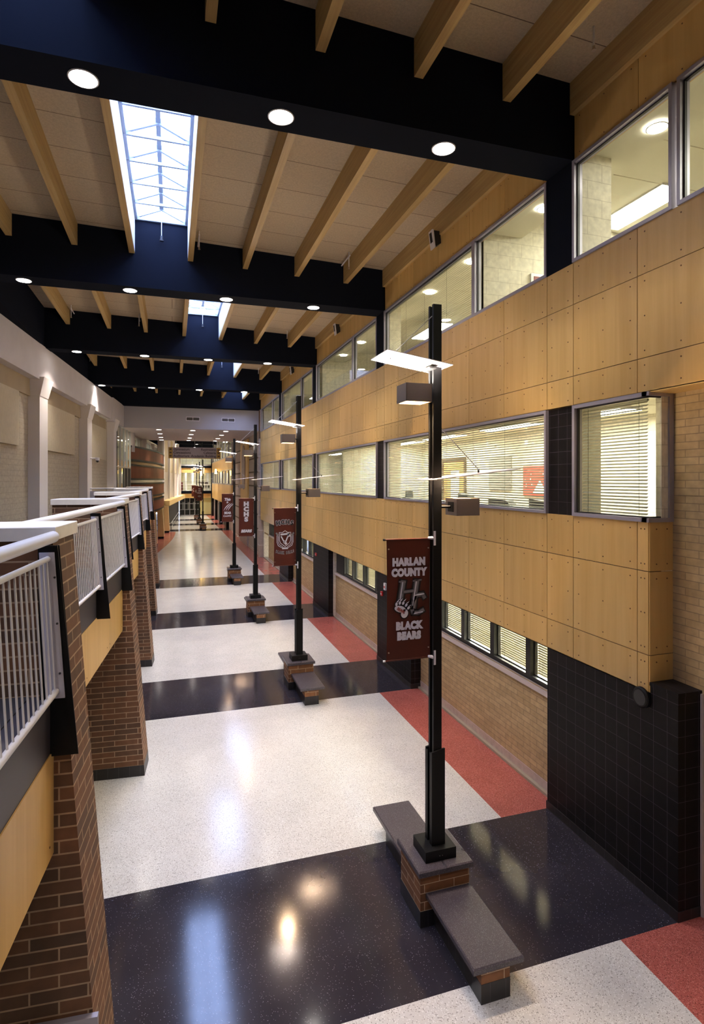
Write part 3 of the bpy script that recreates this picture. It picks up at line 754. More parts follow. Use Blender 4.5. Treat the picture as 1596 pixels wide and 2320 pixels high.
window(66.2, 99.4, 5.4, 7.3, 6.5, mull=(70.5, 75, 79.5, 84, 88.5, 93), fw=.12, blinds=[], gl='pane_far', mw=.3, label='far middle windows')
window(66.2, 99.4, 8.8, 12.0, 6.5, mull=(70.5, 75, 79.5, 84, 88.5, 93), fw=.12, blinds=[], gl='pane_far', mw=.3, label='far upper windows')
room(66, 99, 4.5, 7.7, 9.8, 'far classrooms'); room(66, 99, 8.7, 12.3, 9.8, 'far upper classrooms')
for y in (72, 84, 94):
    fixture(8.3, y, 7.6, .4, 2.0, P_ROOM * 1.2, lab='fluorescent fitting in the far middle classrooms, %s' % {72: 'first', 84: 'second', 94: 'third'}[y])
    fixture(8.3, y, 12.2, .4, 2.0, P_ROOM * 1.2, lab='fluorescent fitting in the far upper classrooms, %s' % {72: 'first', 84: 'second', 94: 'third'}[y])
# high ceiling beyond the plaster one
g = MB(); g.box(-4, 7, 58.7, 103, 13.2, 13.4, 'deck'); g.build('ceiling', kind='structure')
for i, y in enumerate((62.4, 71.4, 80.5, 89.5, 98.5)):
    g = MB(); g.box(-4, 6.6, y, y + .71, 11.45, 13.3, 'paint_black'); g.build('beam', kind='structure', label='black beam beyond the plaster ceiling')
# far wall
YF = 100.6
g = MB()
def fw_box(x0, x1, z0, z1, m, d=0.0, t=.3): g.box(x0, x1, YF - d, YF + t, z0, z1, m)
fw_box(1.2, 6.6, 8.05, 8.40, 'paint_black', .2); fw_box(1.2, 6.6, 8.40, 8.62, 'white_paint'); fw_box(1.2, 6.6, 7.22, 8.05, 'panel_wood', .05)
fw_box(1.2, 6.6, 3.68, 4.15, 'paint_black', .25); fw_box(1.2, 6.6, 2.95, 3.68, 'panel_wood', .15)
fw_box(4.55, 6.6, .12, 2.95, 'yellow_wall'); fw_box(4.55, 6.6, 0, .12, 'steel_black', .03)
fw_box(1.2, 6.6, 11.0, 13.4, 'paint_black')
g.build('wall_front', kind='structure', label='far end wall with timber spandrels and a pale yellow panel')
def gridwin(x0, x1, z0, z1, nx, nz, mat, gl, lab, y=YF, bw=.07):
    WN[0] += 1; g = MB(); 
    for i in range(nx + 1): 
        x = x0 + (x1 - x0) * i / nx; g.box(x - bw / 2, x + bw / 2, y - .05, y + .05, z0, z1, mat)
    for j in range(nz + 1):
        z = z0 + (z1 - z0) * j / nz; g.box(x0, x1, y - .04, y + .04, z - bw / 2, z + bw / 2, mat)
    r_ = g.build('window_%d' % WN[0], kind='structure', label=lab)
    p = MB(); p.poly([(x0, y, z0), (x1, y, z0), (x1, y, z1), (x0, y, z1)], gl); p.build('pane', r_); return r_
gridwin(1.25, 6.45, 8.62, 11.0, 5, 4, 'alu_grey', 'pane_far', 'high glazed clerestory of the far end wall')
gridwin(1.25, 6.45, 4.15, 7.22, 6, 2, 'alu_grey', 'pane_far', 'glazed screen of the far upper lobby')
gridwin(1.25, 4.5, 0, 2.95, 4, 3, 'alu_grey', 'pane_far', 'glazed screen around the far entrance', bw=.09)
g = MB()
g.box(.5, 7.5, 111, 111.2, 0, 12, 'block_room'); g.box(.3, .5, 100.9, 111, 0, 12, 'block_room'); g.box(7.5, 7.7, 100.9, 111, 0, 12, 'block_room')
g.box(.5, 7.5, 100.9, 111, 3.8, 4.12, 'wall_white'); g.box(.5, 7.5, 100.9, 111, 7.5, 7.7, 'room_ceiling'); g.box(.5, 7.5, 100.9, 111, 12, 12.2, 'room_ceiling')
g.box(.5, 7.5, 100.9, 111, 7.75, 8.3, 'dark_void')
g.box(1.3, 1.75, 100.9, 101.2, 4.2, 5.6, 'maroon'); g.box(1.3, 1.7, 101.3, 101.5, 5.6, 7.2, 'yellow_wall')
for x in (2.1, 3.3, 4.6, 5.9): g.box(x, x + .35, 104, 104.3, 4.15, 7.5, 'white_paint')
g.box(1.2, 4.55, 102.3, 102.5, 0, 3.75, 'dark_void'); g.build('wall_front', kind='structure', label='lobby behind the far glazing')
for z, zn, pw in ((7.45, 'upper', 280), (11.9, 'top', 450), (3.7, 'ground', 120)):
    fixture(3.6, 104.5, z, 1.2, 1.6, pw, lab='wide fluorescent fitting in the far lobby, %s storey' % zn, mat='tube_far')
for i, x in enumerate((1.45, 2.35, 3.25)):
    d = empty('entrance_door', (x + .38, 102.2, 0), 'black glazed door of the far entrance, %s from the left' % ('first', 'second', 'third')[i], 'door')
    g = MB(); g.box(x, x + .78, 102.15, 102.22, 0, .9, 'frame_black'); g.box(x, x + .78, 102.15, 102.22, 2.2, 2.7, 'frame_black'); g.box(x, x + .2, 102.15, 102.22, .9, 2.2, 'frame_black'); g.box(x + .58, x + .78, 102.15, 102.22, .9, 2.2, 'frame_black'); g.build('leaf', d)
    g = MB(); g.poly([(x + .2, 102.18, .9), (x + .58, 102.18, .9), (x + .58, 102.18, 2.2), (x + .2, 102.18, 2.2)], 'paper_grey'); g.build('pane', d)
# railing of the far lobby
r_ = empty('lobby_railing', (3.8, 100.2, 4.15), 'thin white railing on the far upper lobby edge', 'railing')
g = MB(); g.tube((1.3, 100.2, 5.25), (6.4, 100.2, 5.25), .035, 'rail_white', 8); g.build('handrail', r_)
for i in range(6):
    g = MB(); x = 1.4 + i * .98; g.box(x - .03, x + .03, 100.17, 100.23, 4.15, 5.25, 'rail_white'); g.build('post', r_)
g = MB(); g.tube((1.3, 100.2, 4.75), (6.4, 100.2, 4.75), .015, 'rail_white', 6); g.build('mid_rail', r_)
for i, x in enumerate((4.75, 5.15, 5.6, 6.05)):
    c = empty('lobby_chair', (x, 101.6, 4.15), 'small black chair in the far upper lobby, %s from the left' % ('first', 'second', 'third', 'fourth')[i], 'chair')
    g = MB(); g.box(x - .17, x + .17, 101.4, 101.8, 4.58, 4.63, 'black_plastic'); g.build('seat', c)
    g = MB(); g.box(x - .17, x + .17, 101.38, 101.42, 4.63, 5.05, 'black_plastic'); g.build('backrest', c)
    for dx in (-.15, .15):
        for dy in (101.42, 101.78): g = MB(); g.tube((x + dx, dy, 4.15), (x + dx, dy, 4.58), .015, 'alu_grey', 6); g.build('leg', c)
# left far wall, ledge and pilasters
FF = frame(*(NV * -6.69)[:2])
g = MB(FF)
g.box(-.5, 0, 70, 101, 3.5, 13.2, 'wall_white'); 
for s in (70, 78.0, 85.6, 93.2, 99.2): g.box(0, .22, s, s + .8, 3.55, 12.6, 'white_paint')
for s in (71, 79.2, 86.8, 94.4): g.box(0, .07, s + .3, s + 5.4, 7.0, 11.4, 'acoustic')
g.box(-.3, .85, 70, 101, 2.95, 3.55, 'cream_paint'); g.box(-.5, -.2, 70, 101, 0, 2.95, 'dark_void')
g.build('wall_left', kind='structure', label='white far left wall with pilasters above a cream ledge')
# storefront between the pilasters and the drum
WN[0] += 1
g = MB(FL)
for s in (42.3, 43.9, 45.4, 46.9, 48.4): g.box(-.1, .02, s, s + .09, 4.25, 9.92, 'alu_grey' if s > 43 else 'frame_black')
for z in (6.9, 9.86): g.box(-.1, .02, 42.3, 48.5, z, z + .09, 'alu_grey')
g.box(-.1, .0, 45.4, 48.5, 4.25, 6.9, 'dark_void')
sf = g.build('window_%d' % WN[0], kind='structure', label='tall storefront glazing beyond the last white pilaster')
p = MB(FL); p.poly([(-.05, 42.3, 4.25), (-.05, 48.4, 4.25), (-.05, 48.4, 9.9), (-.05, 42.3, 9.9)], 'pane_far'); p.build('pane', sf)
g = MB(FL); g.box(-5, -4.8, 38, 76, 4.2, 10, 'block_room'); g.box(-5, -.6, 37.8, 38, 4.2, 10, 'block_room'); g.box(-5, -.2, 38, 76, 9.98, 10.1, 'room_ceiling'); g.box(-5, .3, 42, 76, 4.0, 4.2, 'room_floor')
g.build('wall_left', kind='structure', label='lit room behind the storefront')
light('fixture_light', 'AREA', FL(-2.5, 46, 9.8), 300, (1, .9, .7), shape='RECTANGLE', size=2, size_y=4)
g = MB(FL)
for s in (49.6, 57.2, 64.3, 71.3):
    n = 14
    c = FL(-.25, s, 0); 
    g.fr = None; g.tube((c[0], c[1], 8.3), (c[0], c[1], 9.87), .42, 'wall_white', 18); g.fr = FL
g.build('column', kind='structure', label='round grey columns above the curved timber wall')
WN[0] += 1
g = MB(FL)
for s in [50.6 + i * 1.55 for i in range(16)]: g.box(-.3, -.2, s, s + .12, 8.3, 9.8, 'alu_grey')
g.box(-.3, -.2, 50, 76, 9.72, 9.87, 'wall_white')
hw = g.build('window_%d' % WN[0], kind='structure', label='clerestory glazing above the curved timber wall')
p = MB(FL); p.poly([(-.25, 50, 8.3), (-.25, 76, 8.3), (-.25, 76, 9.8), (-.25, 50, 9.8)], 'pane_far'); p.build('pane', hw)
light('fixture_light', 'AREA', FL(-2.5, 62, 9.8), 300, (1, .9, .75), shape='RECTANGLE', size=2, size_y=8)
# curved timber drum wall
A_ = Vector((-3.25, 49.3)); B_ = Vector((-.87, 68.0))
nn = Vector((B_.y - A_.y, -(B_.x - A_.x))).normalized()
def arc(t, off=0.0): 
    p = A_ + (B_ - A_) * t + nn * (.62 * 4 * t * (1 - t) + off); return (p.x, p.y)
N = 28
def curved(g, z0, z1, o0, o1, mat, t0=0.0, t1=1.0):
    ring = [arc(t0 + (t1 - t0) * i / N, o1) for i in range(N + 1)]; inn = [arc(t0 + (t1 - t0) * i / N, o0) for i in range(N + 1)]
    for i in range(N):
        g.hexa([inn[i] + (z0,), ring[i] + (z0,), ring[i + 1] + (z0,), inn[i + 1] + (z0,), inn[i] + (z1,), ring[i] + (z1,), ring[i + 1] + (z1,), inn[i + 1] + (z1,)], mat)
g = MB(); curved(g, 3.0, 8.78, -.35, -.18, 'dark_mirror'); g.fr = None
g.build('wall_left', kind='structure', label='mirror strips behind the curved timber bands')
for i, (z0, z1) in enumerate(((3.05, 4.12), (4.52, 5.68), (6.05, 7.22), (7.62, 8.74))):
    g = MB(); curved(g, z0, z1, -.16, 0, 'drum_wood'); curved(g, z0 - .06, z0 + .09, -.18, .03, 'steel_black'); curved(g, z1 - .07, z1 + .08, -.18, .03, 'steel_black')
    g.build('wall_left', kind='structure', label='curved reddish timber band, %s from the bottom' % ('first', 'second', 'third', 'fourth')[i])
for i, (x, y, w_) in enumerate(((-1.3, 54.6, .55), (-.78, 61.3, .6), (-.29, 68.0, .55))):
    g = MB(); F = frame(x, y)
    g.hexa([(-w_, 0, .2), (0, 0, .2), (0, .55, .2), (-w_, .55, .2), (-w_ - .1, 0, 3.0), (-.14, 0, 3.0), (-.14, .55, 3.0), (-w_ - .1, .55, 3.0)], 'cream_paint') if False else None
    g.fr = F
    g.hexa([(-w_, 0, .2), (0, 0, .2), (0, .55, .2), (-w_, .55, .2), (-w_ - .1, 0, 3.0), (-.14, 0, 3.0), (-.14, .55, 3.0), (-w_ - .1, .55, 3.0)], 'cream_paint')
    g.box(-w_ + .03, -.04, .03, .5, 0, .2, 'steel_black')
    g.build('pillar', kind='structure', label='battered cream fin under the curved wall, %s one' % ('nearest', 'middle', 'farthest')[i])
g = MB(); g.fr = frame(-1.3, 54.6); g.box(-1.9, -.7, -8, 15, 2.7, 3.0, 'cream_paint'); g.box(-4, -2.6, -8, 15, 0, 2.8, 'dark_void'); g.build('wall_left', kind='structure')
# sloping handrail at the far left
r_ = empty('ramp_handrail', (.6, 80, 0), 'grey ramp railing at the far left beyond the cream fins', 'railing')
g = MB(); g.tube((-.1, 70, .95), (1.2, 98, .95), .04, 'alu_grey', 8); g.build('handrail', r_)
for i in range(5):
    g = MB(); x = -.1 + i * .325; y = 70 + i * 7; g.tube((x, y, 0), (x, y, .95), .03, 'steel_dark', 8); g.build('post', r_)
g = MB(); g.tube((-.1, 70, .45), (1.2, 98, .45), .02, 'alu_grey', 6); g.build('mid_rail', r_)
# hanging direction sign
sg = empty('direction_sign', (1.99, 54, 8.5), 'long hanging direction sign with gold ends and arrows under the plaster ceiling', 'sign')
X0, X1, ZB, ZT = -.31, 4.29, 7.99, 8.97
g = MB(); g.box(X0, X1, 53.97, 54.03, ZB, ZT, 'sign_face'); g.build('panel', sg)
for x0, x1 in ((X0, X0 + .36), (X1 - .36, X1)): g = MB(); g.box(x0, x1, 53.95, 54.05, ZB, ZT, 'sign_gold'); g.build('end_plate', sg)
g = MB(); g.box(X0, X1, 53.95, 54.05, ZB - .03, ZB + .02, 'sign_gold'); g.build('edge_strip', sg)
for i, (a, b_) in enumerate((('Gymnasium', 'Restrooms'), ('Concessions', 'Cafeteria'), ('Auditorium', 'Academic Building'))):
    z = 8.78 - i * .30
    text('lettering', a, (X0 + .42, 53.95, z), .30, 'sign_ink', sg, align='LEFT', offset=.004); text('lettering', b_, (X1 - .42, 53.95, z), .30, 'sign_ink', sg, align='RIGHT', offset=.004)
    for x, d in ((X0 + .18, -1), (X1 - .18, 1)):
        g = MB(); g.extr([(x + d * .11, z), (x - d * .0, z + .09), (x - d * .0, z + .03), (x - d * .11, z + .03), (x - d * .11, z - .03), (x, z - .03), (x, z - .09)], 'y', 53.93, 53.95, 'sign_ink'); g.build('arrow', sg)
for x in (.35, 1.99, 3.63): g = MB(); g.tube((x, 54, ZT), (x, 54, 9.87), .012, 'alu_grey', 6); g.build('hanger', sg)
# glowing pendants far away
for i, (x, y, z) in enumerate(((3.95, 80.8, 7.3), (4.3, 89.8, 7.1))):
    p_ = empty('pendant_lantern', (x, y, z), 'amber glowing lantern in the far atrium, %s' % ('nearer one', 'farther one')[i], 'pendant lamp')
    g = MB(); g.tube((x, y, z - .45), (x, y, z + .35), .22, 'pendant_glow', 12, r2=.30); g.build('shade', p_)
    g = MB(); g.tube((x, y, z + .35), (x, y, 11.46), .015, 'steel_black', 6); g.build('cord', p_)
sc_ = empty('wall_sconce', (6.2, 86, 7.2), 'glowing round sconce on the far right column', 'wall lamp')
g = MB(); g.tube((6.15, 86, 6.9), (6.15, 86, 7.6), .2, 'pendant_glow', 12, r2=.12); g.build('shade', sc_); g = MB(); g.box(6.2, 6.5, 85.95, 86.05, 7.1, 7.3, 'steel_black'); g.build('arm', sc_)

# ================================================================== DOWNLIGHTS
ORD = ['first', 'second', 'third', 'fourth']; BN = ['beam behind the camera', 'nearest black beam', 'second black beam', 'third black beam', 'fourth black beam', 'fifth black beam']
def downlight(x, y, z, r, lab, group, power, mat='lamp_disc', spot=True, col=(1.0, .90, .82)):
    root = empty('ceiling_downlight', (x, y, z), lab, 'ceiling light', group)
    g = MB(); n = 28
    for i in range(n):
        a, b = 2 * math.pi * i / n, 2 * math.pi * (i + 1) / n
        q = lambda t, rr, zz: (x + rr * math.cos(t), y + rr * math.sin(t), zz)
        g.poly([q(a, r + .018, z - .008), q(b, r + .018, z - .008), q(b, r, z - .012), q(a, r, z - .012)], 'white_paint'); g.poly([q(a, r + .018, z), q(b, r + .018, z), q(b, r + .018, z - .008), q(a, r + .018, z - .008)], 'white_paint')
    g.build('trim_ring', root)
    g = MB(); g.poly([(x + r * math.cos(-2 * math.pi * i / n), y + r * math.sin(-2 * math.pi * i / n), z - .009) for i in range(n)], mat); g.build('lens', root)
    if spot: light('downlight_spot', 'SPOT', (x, y, z - .05), power, col, parent=root, spot_size=R(112 if x < -3 else 88), spot_blend=.75, shadow_soft_size=.12)
for i, yb in enumerate(BEAMS[:-1]):
    for j, x in enumerate((-3.86, -1.15, 1.56, 4.26)):
        if x < lx(yb) + .3: continue
        WIDE = j == 0
        downlight(x, yb + .355, SOFF, .18, 'round downlight in the underside of the %s, %s from the left' % (BN[i], ORD[j]), 'round downlights in the beams', P_DOWN)
for i, y in enumerate((46.2, 50.3, 54.5, 58.0)):
    for j, x in enumerate((-.97, 1.55, 4.08)):
        downlight(x, y, 9.87, .19, 'small downlight in the plaster ceiling, %s row, %s from the left' % (ORD[i], ORD[j]), 'downlights in the plaster ceiling', 150, 'lamp_small', spot=(i % 2 == 0))
for i, y in enumerate((62.4, 71.4, 80.5, 89.5, 98.5)):
    for j, x in enumerate((.6, 3.6)):
        downlight(x, y + .355, 11.45, .19, 'tiny downlight beyond the plaster ceiling, beam %s, %s' % (('one', 'two', 'three', 'four', 'five')[i], 'left' if j == 0 else 'right'), 'downlights of the far beams', 2600 if i >= 3 else 900, 'lamp_small')
# the white wall is washed from its top
for i, s in enumerate((26.7, 35.0)):
    pass

# ================================================================== LAMP POSTS
PX, PY0 = 3.53, 7.28
def make_post():
    x, y = PX, PY0
    root = empty('lamp_post', (x, y, .93))
    g = MB(); g.box(x - .24, x + .22, y - .21, y + .21, .78, .93, 'steel_black'); 
    for q in (-.03, .01): g.tube((x + q, y - .212, .85), (x + q, y - .208, .85), .006, 'chrome', 6)
    g.build('base_block', root)
    g = MB()
    for s_, dx in ((-1, 0.0), (1, -.0)):
        yy = y + s_ * .07
        g.box(x - .062 , x + .062, yy - .012, yy + .012, .93, 8.45, 'steel_black')
        g.box(x - .062, x - .05, min(yy, yy - s_ * .035), max(yy, yy - s_ * .035), .93, 8.45, 'steel_black'); g.box(x + .05, x + .062, min(yy, yy - s_ * .035), max(yy, yy - s_ * .035), .93, 8.45, 'steel_black')
    g.build('pole', root)
    g = MB()
    for s_ in (-1, 1):
        yy = y + s_ * .095
        g.hexa([(x - .10, yy - .014, .93), (x + .10, yy - .014, .93), (x + .10, yy + .014, .93), (x - .10, yy + .014, .93), (x - .10, yy - .014, 2.22), (x + .10, yy - .014, 2.26), (x + .10, yy + .014, 2.26), (x - .10, yy + .014, 2.22)], 'steel_black')
        g.box(x - .10, x - .085, min(yy, yy - s_ * .06), max(yy, yy - s_ * .06), .93, 2.2, 'steel_black'); g.box(x + .085, x + .10, min(yy, yy - s_ * .06), max(yy, yy - s_ * .06), .93, 2.2, 'steel_black')
    g.box(x - .02, x + .02, y - .09, y + .09, .93, 2.0, 'steel_black')
    g.build('sleeve', root)
    g = MB()
    for z in (7.0, 6.6, 5.3, 4.2, 3.0): g.box(x - .02, x + .02, y - .06, y + .06, z, z + .05, 'steel_black')
    g.build('spacer', root)
    def wing(xa, xb, za, zb_, w_):
        g = MB(); t = .012; h = .33
        g.hexa([(xa, y - h, za), (xb, y - h, zb_), (xb, y + h, zb_), (xa, y + h, za), (xa, y - h, za + t), (xb, y - h, zb_ + t), (xb, y + h, zb_ + t), (xa, y + h, za + t)], 'wing'); wg = g.build('wing', root)
        return wg
    wg = wing(2.69, 3.64, 7.70, 7.56, 0)
    g = MB(); g.box(x - .16, x - .05, y - .16, y + .1, 7.535, 7.56, 'steel_black'); g.build('wing_arm', root)
    g = MB(); g.tube((2.86, y + .0, 7.655), (2.86, y, 7.72), .012, 'steel_black', 8); g.build('stud', wg)
    g = MB(); g.tube((2.86, y - .02, 7.70), (x - .05, y - .02, 8.30), .006, 'alu_grey', 6); g.build('cable', root)
    wg = wing(3.40, 4.70, 6.00, 6.15, 0)
    g = MB(); g.tube((4.22, y, 6.10), (4.22, y, 6.16), .014, 'steel_black', 8); g.build('stud', wg)
    g = MB(); g.tube((4.22, y - .02, 6.14), (x + .05, y - .02, 6.76), .006, 'alu_grey', 6); g.build('cable', root)
    def head(x0, x1, z0, z1, up, down, sx):
        g = MB(); t = .008; h = .17
        for a in ((x0, x1, y - h, y - h + t), (x0, x1, y + h - t, y + h), (x0, x0 + t, y - h, y + h), (x1 - t, x1, y - h, y + h)): g.box(a[0], a[1], a[2], a[3], z0, z1, 'lamp_metal')
        if not up: g.box(x0, x1, y - h, y + h, z1 - t, z1, 'lamp_metal')
        if not down: g.box(x0, x1, y - h, y + h, z0, z0 + t, 'lamp_metal')
        hd = g.build('lamp_head', root)
        zz = z0 + .004 if down else z1 - .01
        g = MB(); g.box(x0 + .03, x1 - .03, y - .14, y + .14, zz - .004, zz + .004, 'lamp_warm'); g.build('lens', hd)
        ax = x1 if sx < 0 else x0
        g = MB(); g.tube((ax, y, (z0 + z1) / 2), (x + (-.05 if sx < 0 else .05), y, (z0 + z1) / 2), .018, 'steel_black', 8); g.box(ax - .01, ax + .01, y - .08, y + .08, z0 + .05, z1 - .05, 'steel_black'); g.build('yoke', hd)
        return (x0 + x1) / 2
    c = head(3.02, 3.40, 7.07, 7.32, True, True, -1)
    light('post_light', 'SPOT', (c, y, 7.06), P_POLE, (1, .68, .40), parent=root, spot_size=R(140), spot_blend=.8, shadow_soft_size=.08)
    light('post_light', 'AREA', (c, y, 7.34), P_WING, (1, .90, .82), rot=(R(180), 0, 0), parent=root, shape='RECTANGLE', size=.3, size_y=.26)
    c = head(3.78, 4.14, 5.50, 5.74, True, False, 1)
    light('post_light', 'AREA', (c, y, 5.76), P_WING * .8, (1, .74, .50), rot=(R(180), 0, 0), parent=root, shape='RECTANGLE', size=.28, size_y=.26)
    return root
posts = {}
WORD = {0: 'nearest', 1: 'second', 2: 'third', 3: 'fourth', 7: 'first of the far group', 8: 'second of the far group', 9: 'farthest'}
first = make_post()
for k in (0, 1, 2, 3, 7, 8, 9):
    o = first if k == 0 else copy_tree(first)
    o.location = (PX, PY0 + PB * k, .93)
    tag(o, 'tall black lamp post with white wing reflectors, %s along the hall' % WORD[k], 'lamp post', 'lamp posts on brick plinths')
# ---- plinth benches
def make_bench():
    y = PY0; root = empty('plinth_bench', (3.53, y, 0))
    g = MB(); g.box(3.17, 3.90, 6.98, 7.66, .22, .70, 'brick_plinth'); pl = g.build('plinth', root)
    g = MB(); g.box(3.165, 3.905, 6.975, 7.665, 0, .22, 'tile_base_black'); g.build('tile_base', pl)
    g = MB(); g.bevbox(3.13, 3.53, 6.93, 7.71, .70, .78, 'granite', .015); g.bevbox(3.533, 3.94, 6.93, 7.71, .70, .78, 'granite', .015); g.build('cap', pl)
    for y0, y1 in ((5.70, 6.975), (7.665, 9.08)):
        g = MB(); g.bevbox(3.245, 3.905, y0, y1, .40, .47, 'granite', .015); g.build('seat', root)
        ya, yb = (y0 + .05, 6.975) if y0 < 7 else (7.665, y1 - .3)
        g = MB(); g.box(3.37, 3.745, ya, yb, .23, .40, 'brick_plinth'); sp_ = g.build('seat_support', root)
        g = MB(); g.box(3.367, 3.748, ya - .003, yb + .003, 0, .23, 'tile_base_black'); g.build('tile_base', sp_)
    return root
fb = make_bench()
for k in (0, 1, 2, 3, 7, 8, 9):
    o = fb if k == 0 else copy_tree(fb)
    o.location = (3.53, PY0 + PB * k, 0)
    tag(o, 'brick plinth with two low granite seats at the %s lamp post' % WORD[k], 'bench', 'plinth benches')

# ================================================================== BANNERS
def banner(k, lab):
    y = PY0 + PB * k; x0, x1, zb, zt = 2.80, 3.455, 3.53, 5.18
    root = empty('hanging_banner', (x0 + .33, y, zt), lab, 'banner', 'maroon banners on the lamp posts')
    g = MB(); n = 10; m = 16
    def P_(i, j):
        u = i / n; v = j / m; z = zt + (zb - zt) * v
        return (x0 + (x1 - x0) * u + .012 * math.sin(v * math.pi) * (1 - 2 * u) * .8, y + .006 * math.sin(u * 7 + v * 3) * math.sin(v * math.pi), z - .02 * (1 - u) * v)
    for i in range(n):
        for j in range(m):
            a, b, c, d = P_(i, j), P_(i + 1, j), P_(i + 1, j + 1), P_(i, j + 1)
            g.poly([d, c, b, a], 'banner_cloth', True)
            e2 = lambda p: (p[0], p[1] + .003, p[2]); g.poly([e2(a), e2(b), e2(c), e2(d)], 'banner_cloth', True)
    cl = g.build('cloth', root)
    for px, pz in ((x0 + .03, zt - .13), (x1 - .03, zt - .13), (x0 + .03, zb + .1), (x1 - .03, zb + .13)):
        g = MB(); g.tube((px, y - .012, pz), (px, y + .008, pz), .010, 'brass_head', 8); g.build('grommet', cl)
    for z in (zt, zb - .01):
        g = MB(); g.tube((x0 - .04, y, z), (x1 + .04, y, z), .012, 'banner_cloth', 8); g.tube((x0 - .05, y, z), (x0 - .02, y, z), .015, 'steel_black' if z > 4 else 'bracket_white', 8); g.build('rod', root)
        g = MB(); zz = z + .01
        g.box(x1 + .015, x1 + .045, y - .09, y - .05, zz - .10, zz + .10, 'bracket_white'); g.tube((x1 + .03, y - .06, zz), (x1 - .03, y, zz), .028, 'bracket_white', 8, r2=.018); g.build('bracket', root)
    return root, y
def outlined(body, root, x, y, z, size, fill, line, width=1.0, bold=.075, ol=.012, shear=0.0, rot=0.0, space=1.0):
    rt = (R(90), rot, 0)
    if line: text('lettering', body, (x, y - .014, z), size, line, root, rot=rt, offset=size * bold + ol, width=width, shear=shear, space=space, extrude=.001)
    text('lettering', body, (x, y - .019, z), size, fill, root, rot=rt, offset=size * bold, width=width, shear=shear, space=space, extrude=.001)
def flat(root, name, pts, y, mat, off, parent=None):
    g = MB(); g.extr(pts, 'y', y - off - .002, y - off, mat); return g.build(name, root)
def stroke(g, pts, w_, y, off, mat, taper=False):
    for i in range(len(pts) - 1):
        a = Vector(pts[i]); b = Vector(pts[i + 1]); d = (b - a).normalized(); q = Vector((-d.y, d.x))
        w0 = w_ * (math.sin(math.pi * (i + .05) / len(pts)) if taper else 1) / 2; w1 = w_ * (math.sin(math.pi * (i + 1.05) / len(pts)) if taper else 1) / 2
        e = d * (0 if taper else w_ * .3)
        g.extr([tuple(a - q * w0 - e), tuple(b - q * w1 + e), tuple(b + q * w1 + e), tuple(a + q * w0 - e)], 'y', y - off - .002, y - off, mat)
def ell(cx, cz, rx, rz, rot=0, n=18): return [(cx + rx * math.cos(t) * math.cos(rot) - rz * math.sin(t) * math.sin(rot), cz + rx * math.cos(t) * math.sin(rot) + rz * math.sin(t) * math.cos(rot)) for t in [2 * math.pi * i / n for i in range(n)]]
CX = 3.125
# nearest banner
b0, y = banner(0, 'maroon banner reading Harlan County Black Bears on the nearest lamp post')
for body, z, wd in (('HARLAN', 4.865, 1.0), ('COUNTY', 4.72, .98), ('BLACK', 3.985, 1.0), ('BEARS', 3.845, 1.0)):
    outlined(body, b0, CX, y, z, .137, 'banner_light', None, .84 * wd, .09, 0, space=1.12)
g = MB()   # H with C, bevelled grey monogram built from strokes
def monogram(w_, off, mat):
    stroke(g, [(3.04, 4.595), (2.99, 4.30)], w_, y, off, mat); stroke(g, [(3.245, 4.595), (3.19, 4.24)], w_, y, off, mat); stroke(g, [(3.03, 4.455), (3.21, 4.465)], w_ * .55, y, off, mat)
    stroke(g, [(3.36, 4.36), (3.33, 4.41), (3.24, 4.40), (3.19, 4.32), (3.165, 4.22), (3.19, 4.16), (3.27, 4.155), (3.34, 4.19)], w_ * .75, y, off, mat)
    stroke(g, [(2.98, 4.60), (3.07, 4.59)], w_ * .3, y, off, mat); stroke(g, [(3.19, 4.60), (3.31, 4.61)], w_ * .3, y, off, mat)
monogram(.125, .012, 'banner_black'); monogram(.082, .015, 'banner_shade'); monogram(.055, .018, 'banner_grey')
stroke(g, [(3.03, 4.59), (2.985, 4.31)], .012, y, .021, 'banner_light'); stroke(g, [(3.235, 4.59), (3.18, 4.26)], .012, y, .021, 'banner_light'); stroke(g, [(3.20, 4.15), (3.33, 4.165)], .014, y, .021, 'banner_light'); stroke(g, [(3.21, 4.40), (3.35, 4.415)], .014, y, .021, 'banner_light')
g.build('monogram', b0)
g = MB()
for grow, off, mat in ((.016, .024, 'banner_black'), (0, .027, 'banner_light')):
    g.extr(ell(2.99, 4.225, .085 + grow, .045 + grow, -.25), 'y', y - off - .002, y - off, mat)
    g.extr(ell(3.055, 4.16, .052 + grow, .062 + grow, -.3), 'y', y - off - .002, y - off, mat)
    for i, (tx, tz) in enumerate(((2.935, 4.295), (2.985, 4.31), (3.035, 4.305), (3.08, 4.275), (3.115, 4.235))):
        g.extr(ell(tx, tz, .017 + grow, .026 + grow, -.2 - .12 * i, 12), 'y', y - off - .002, y - off, mat)
        cx_, cz_ = tx + .045, tz + .075 - .008 * i
        g.extr([(tx + .0 - grow * .5, tz + .03), (tx + .022 + grow * .5, tz + .026), (cx_ + grow * .5, cz_ + grow)], 'y', y - off - .0045, y - off - .0025, mat)
g.build('paw_mark', b0)
outlined('BEARS', b0, 3.0, y - .018, 4.205, .056, 'banner_red', None, .85, .02, 0, rot=.55)
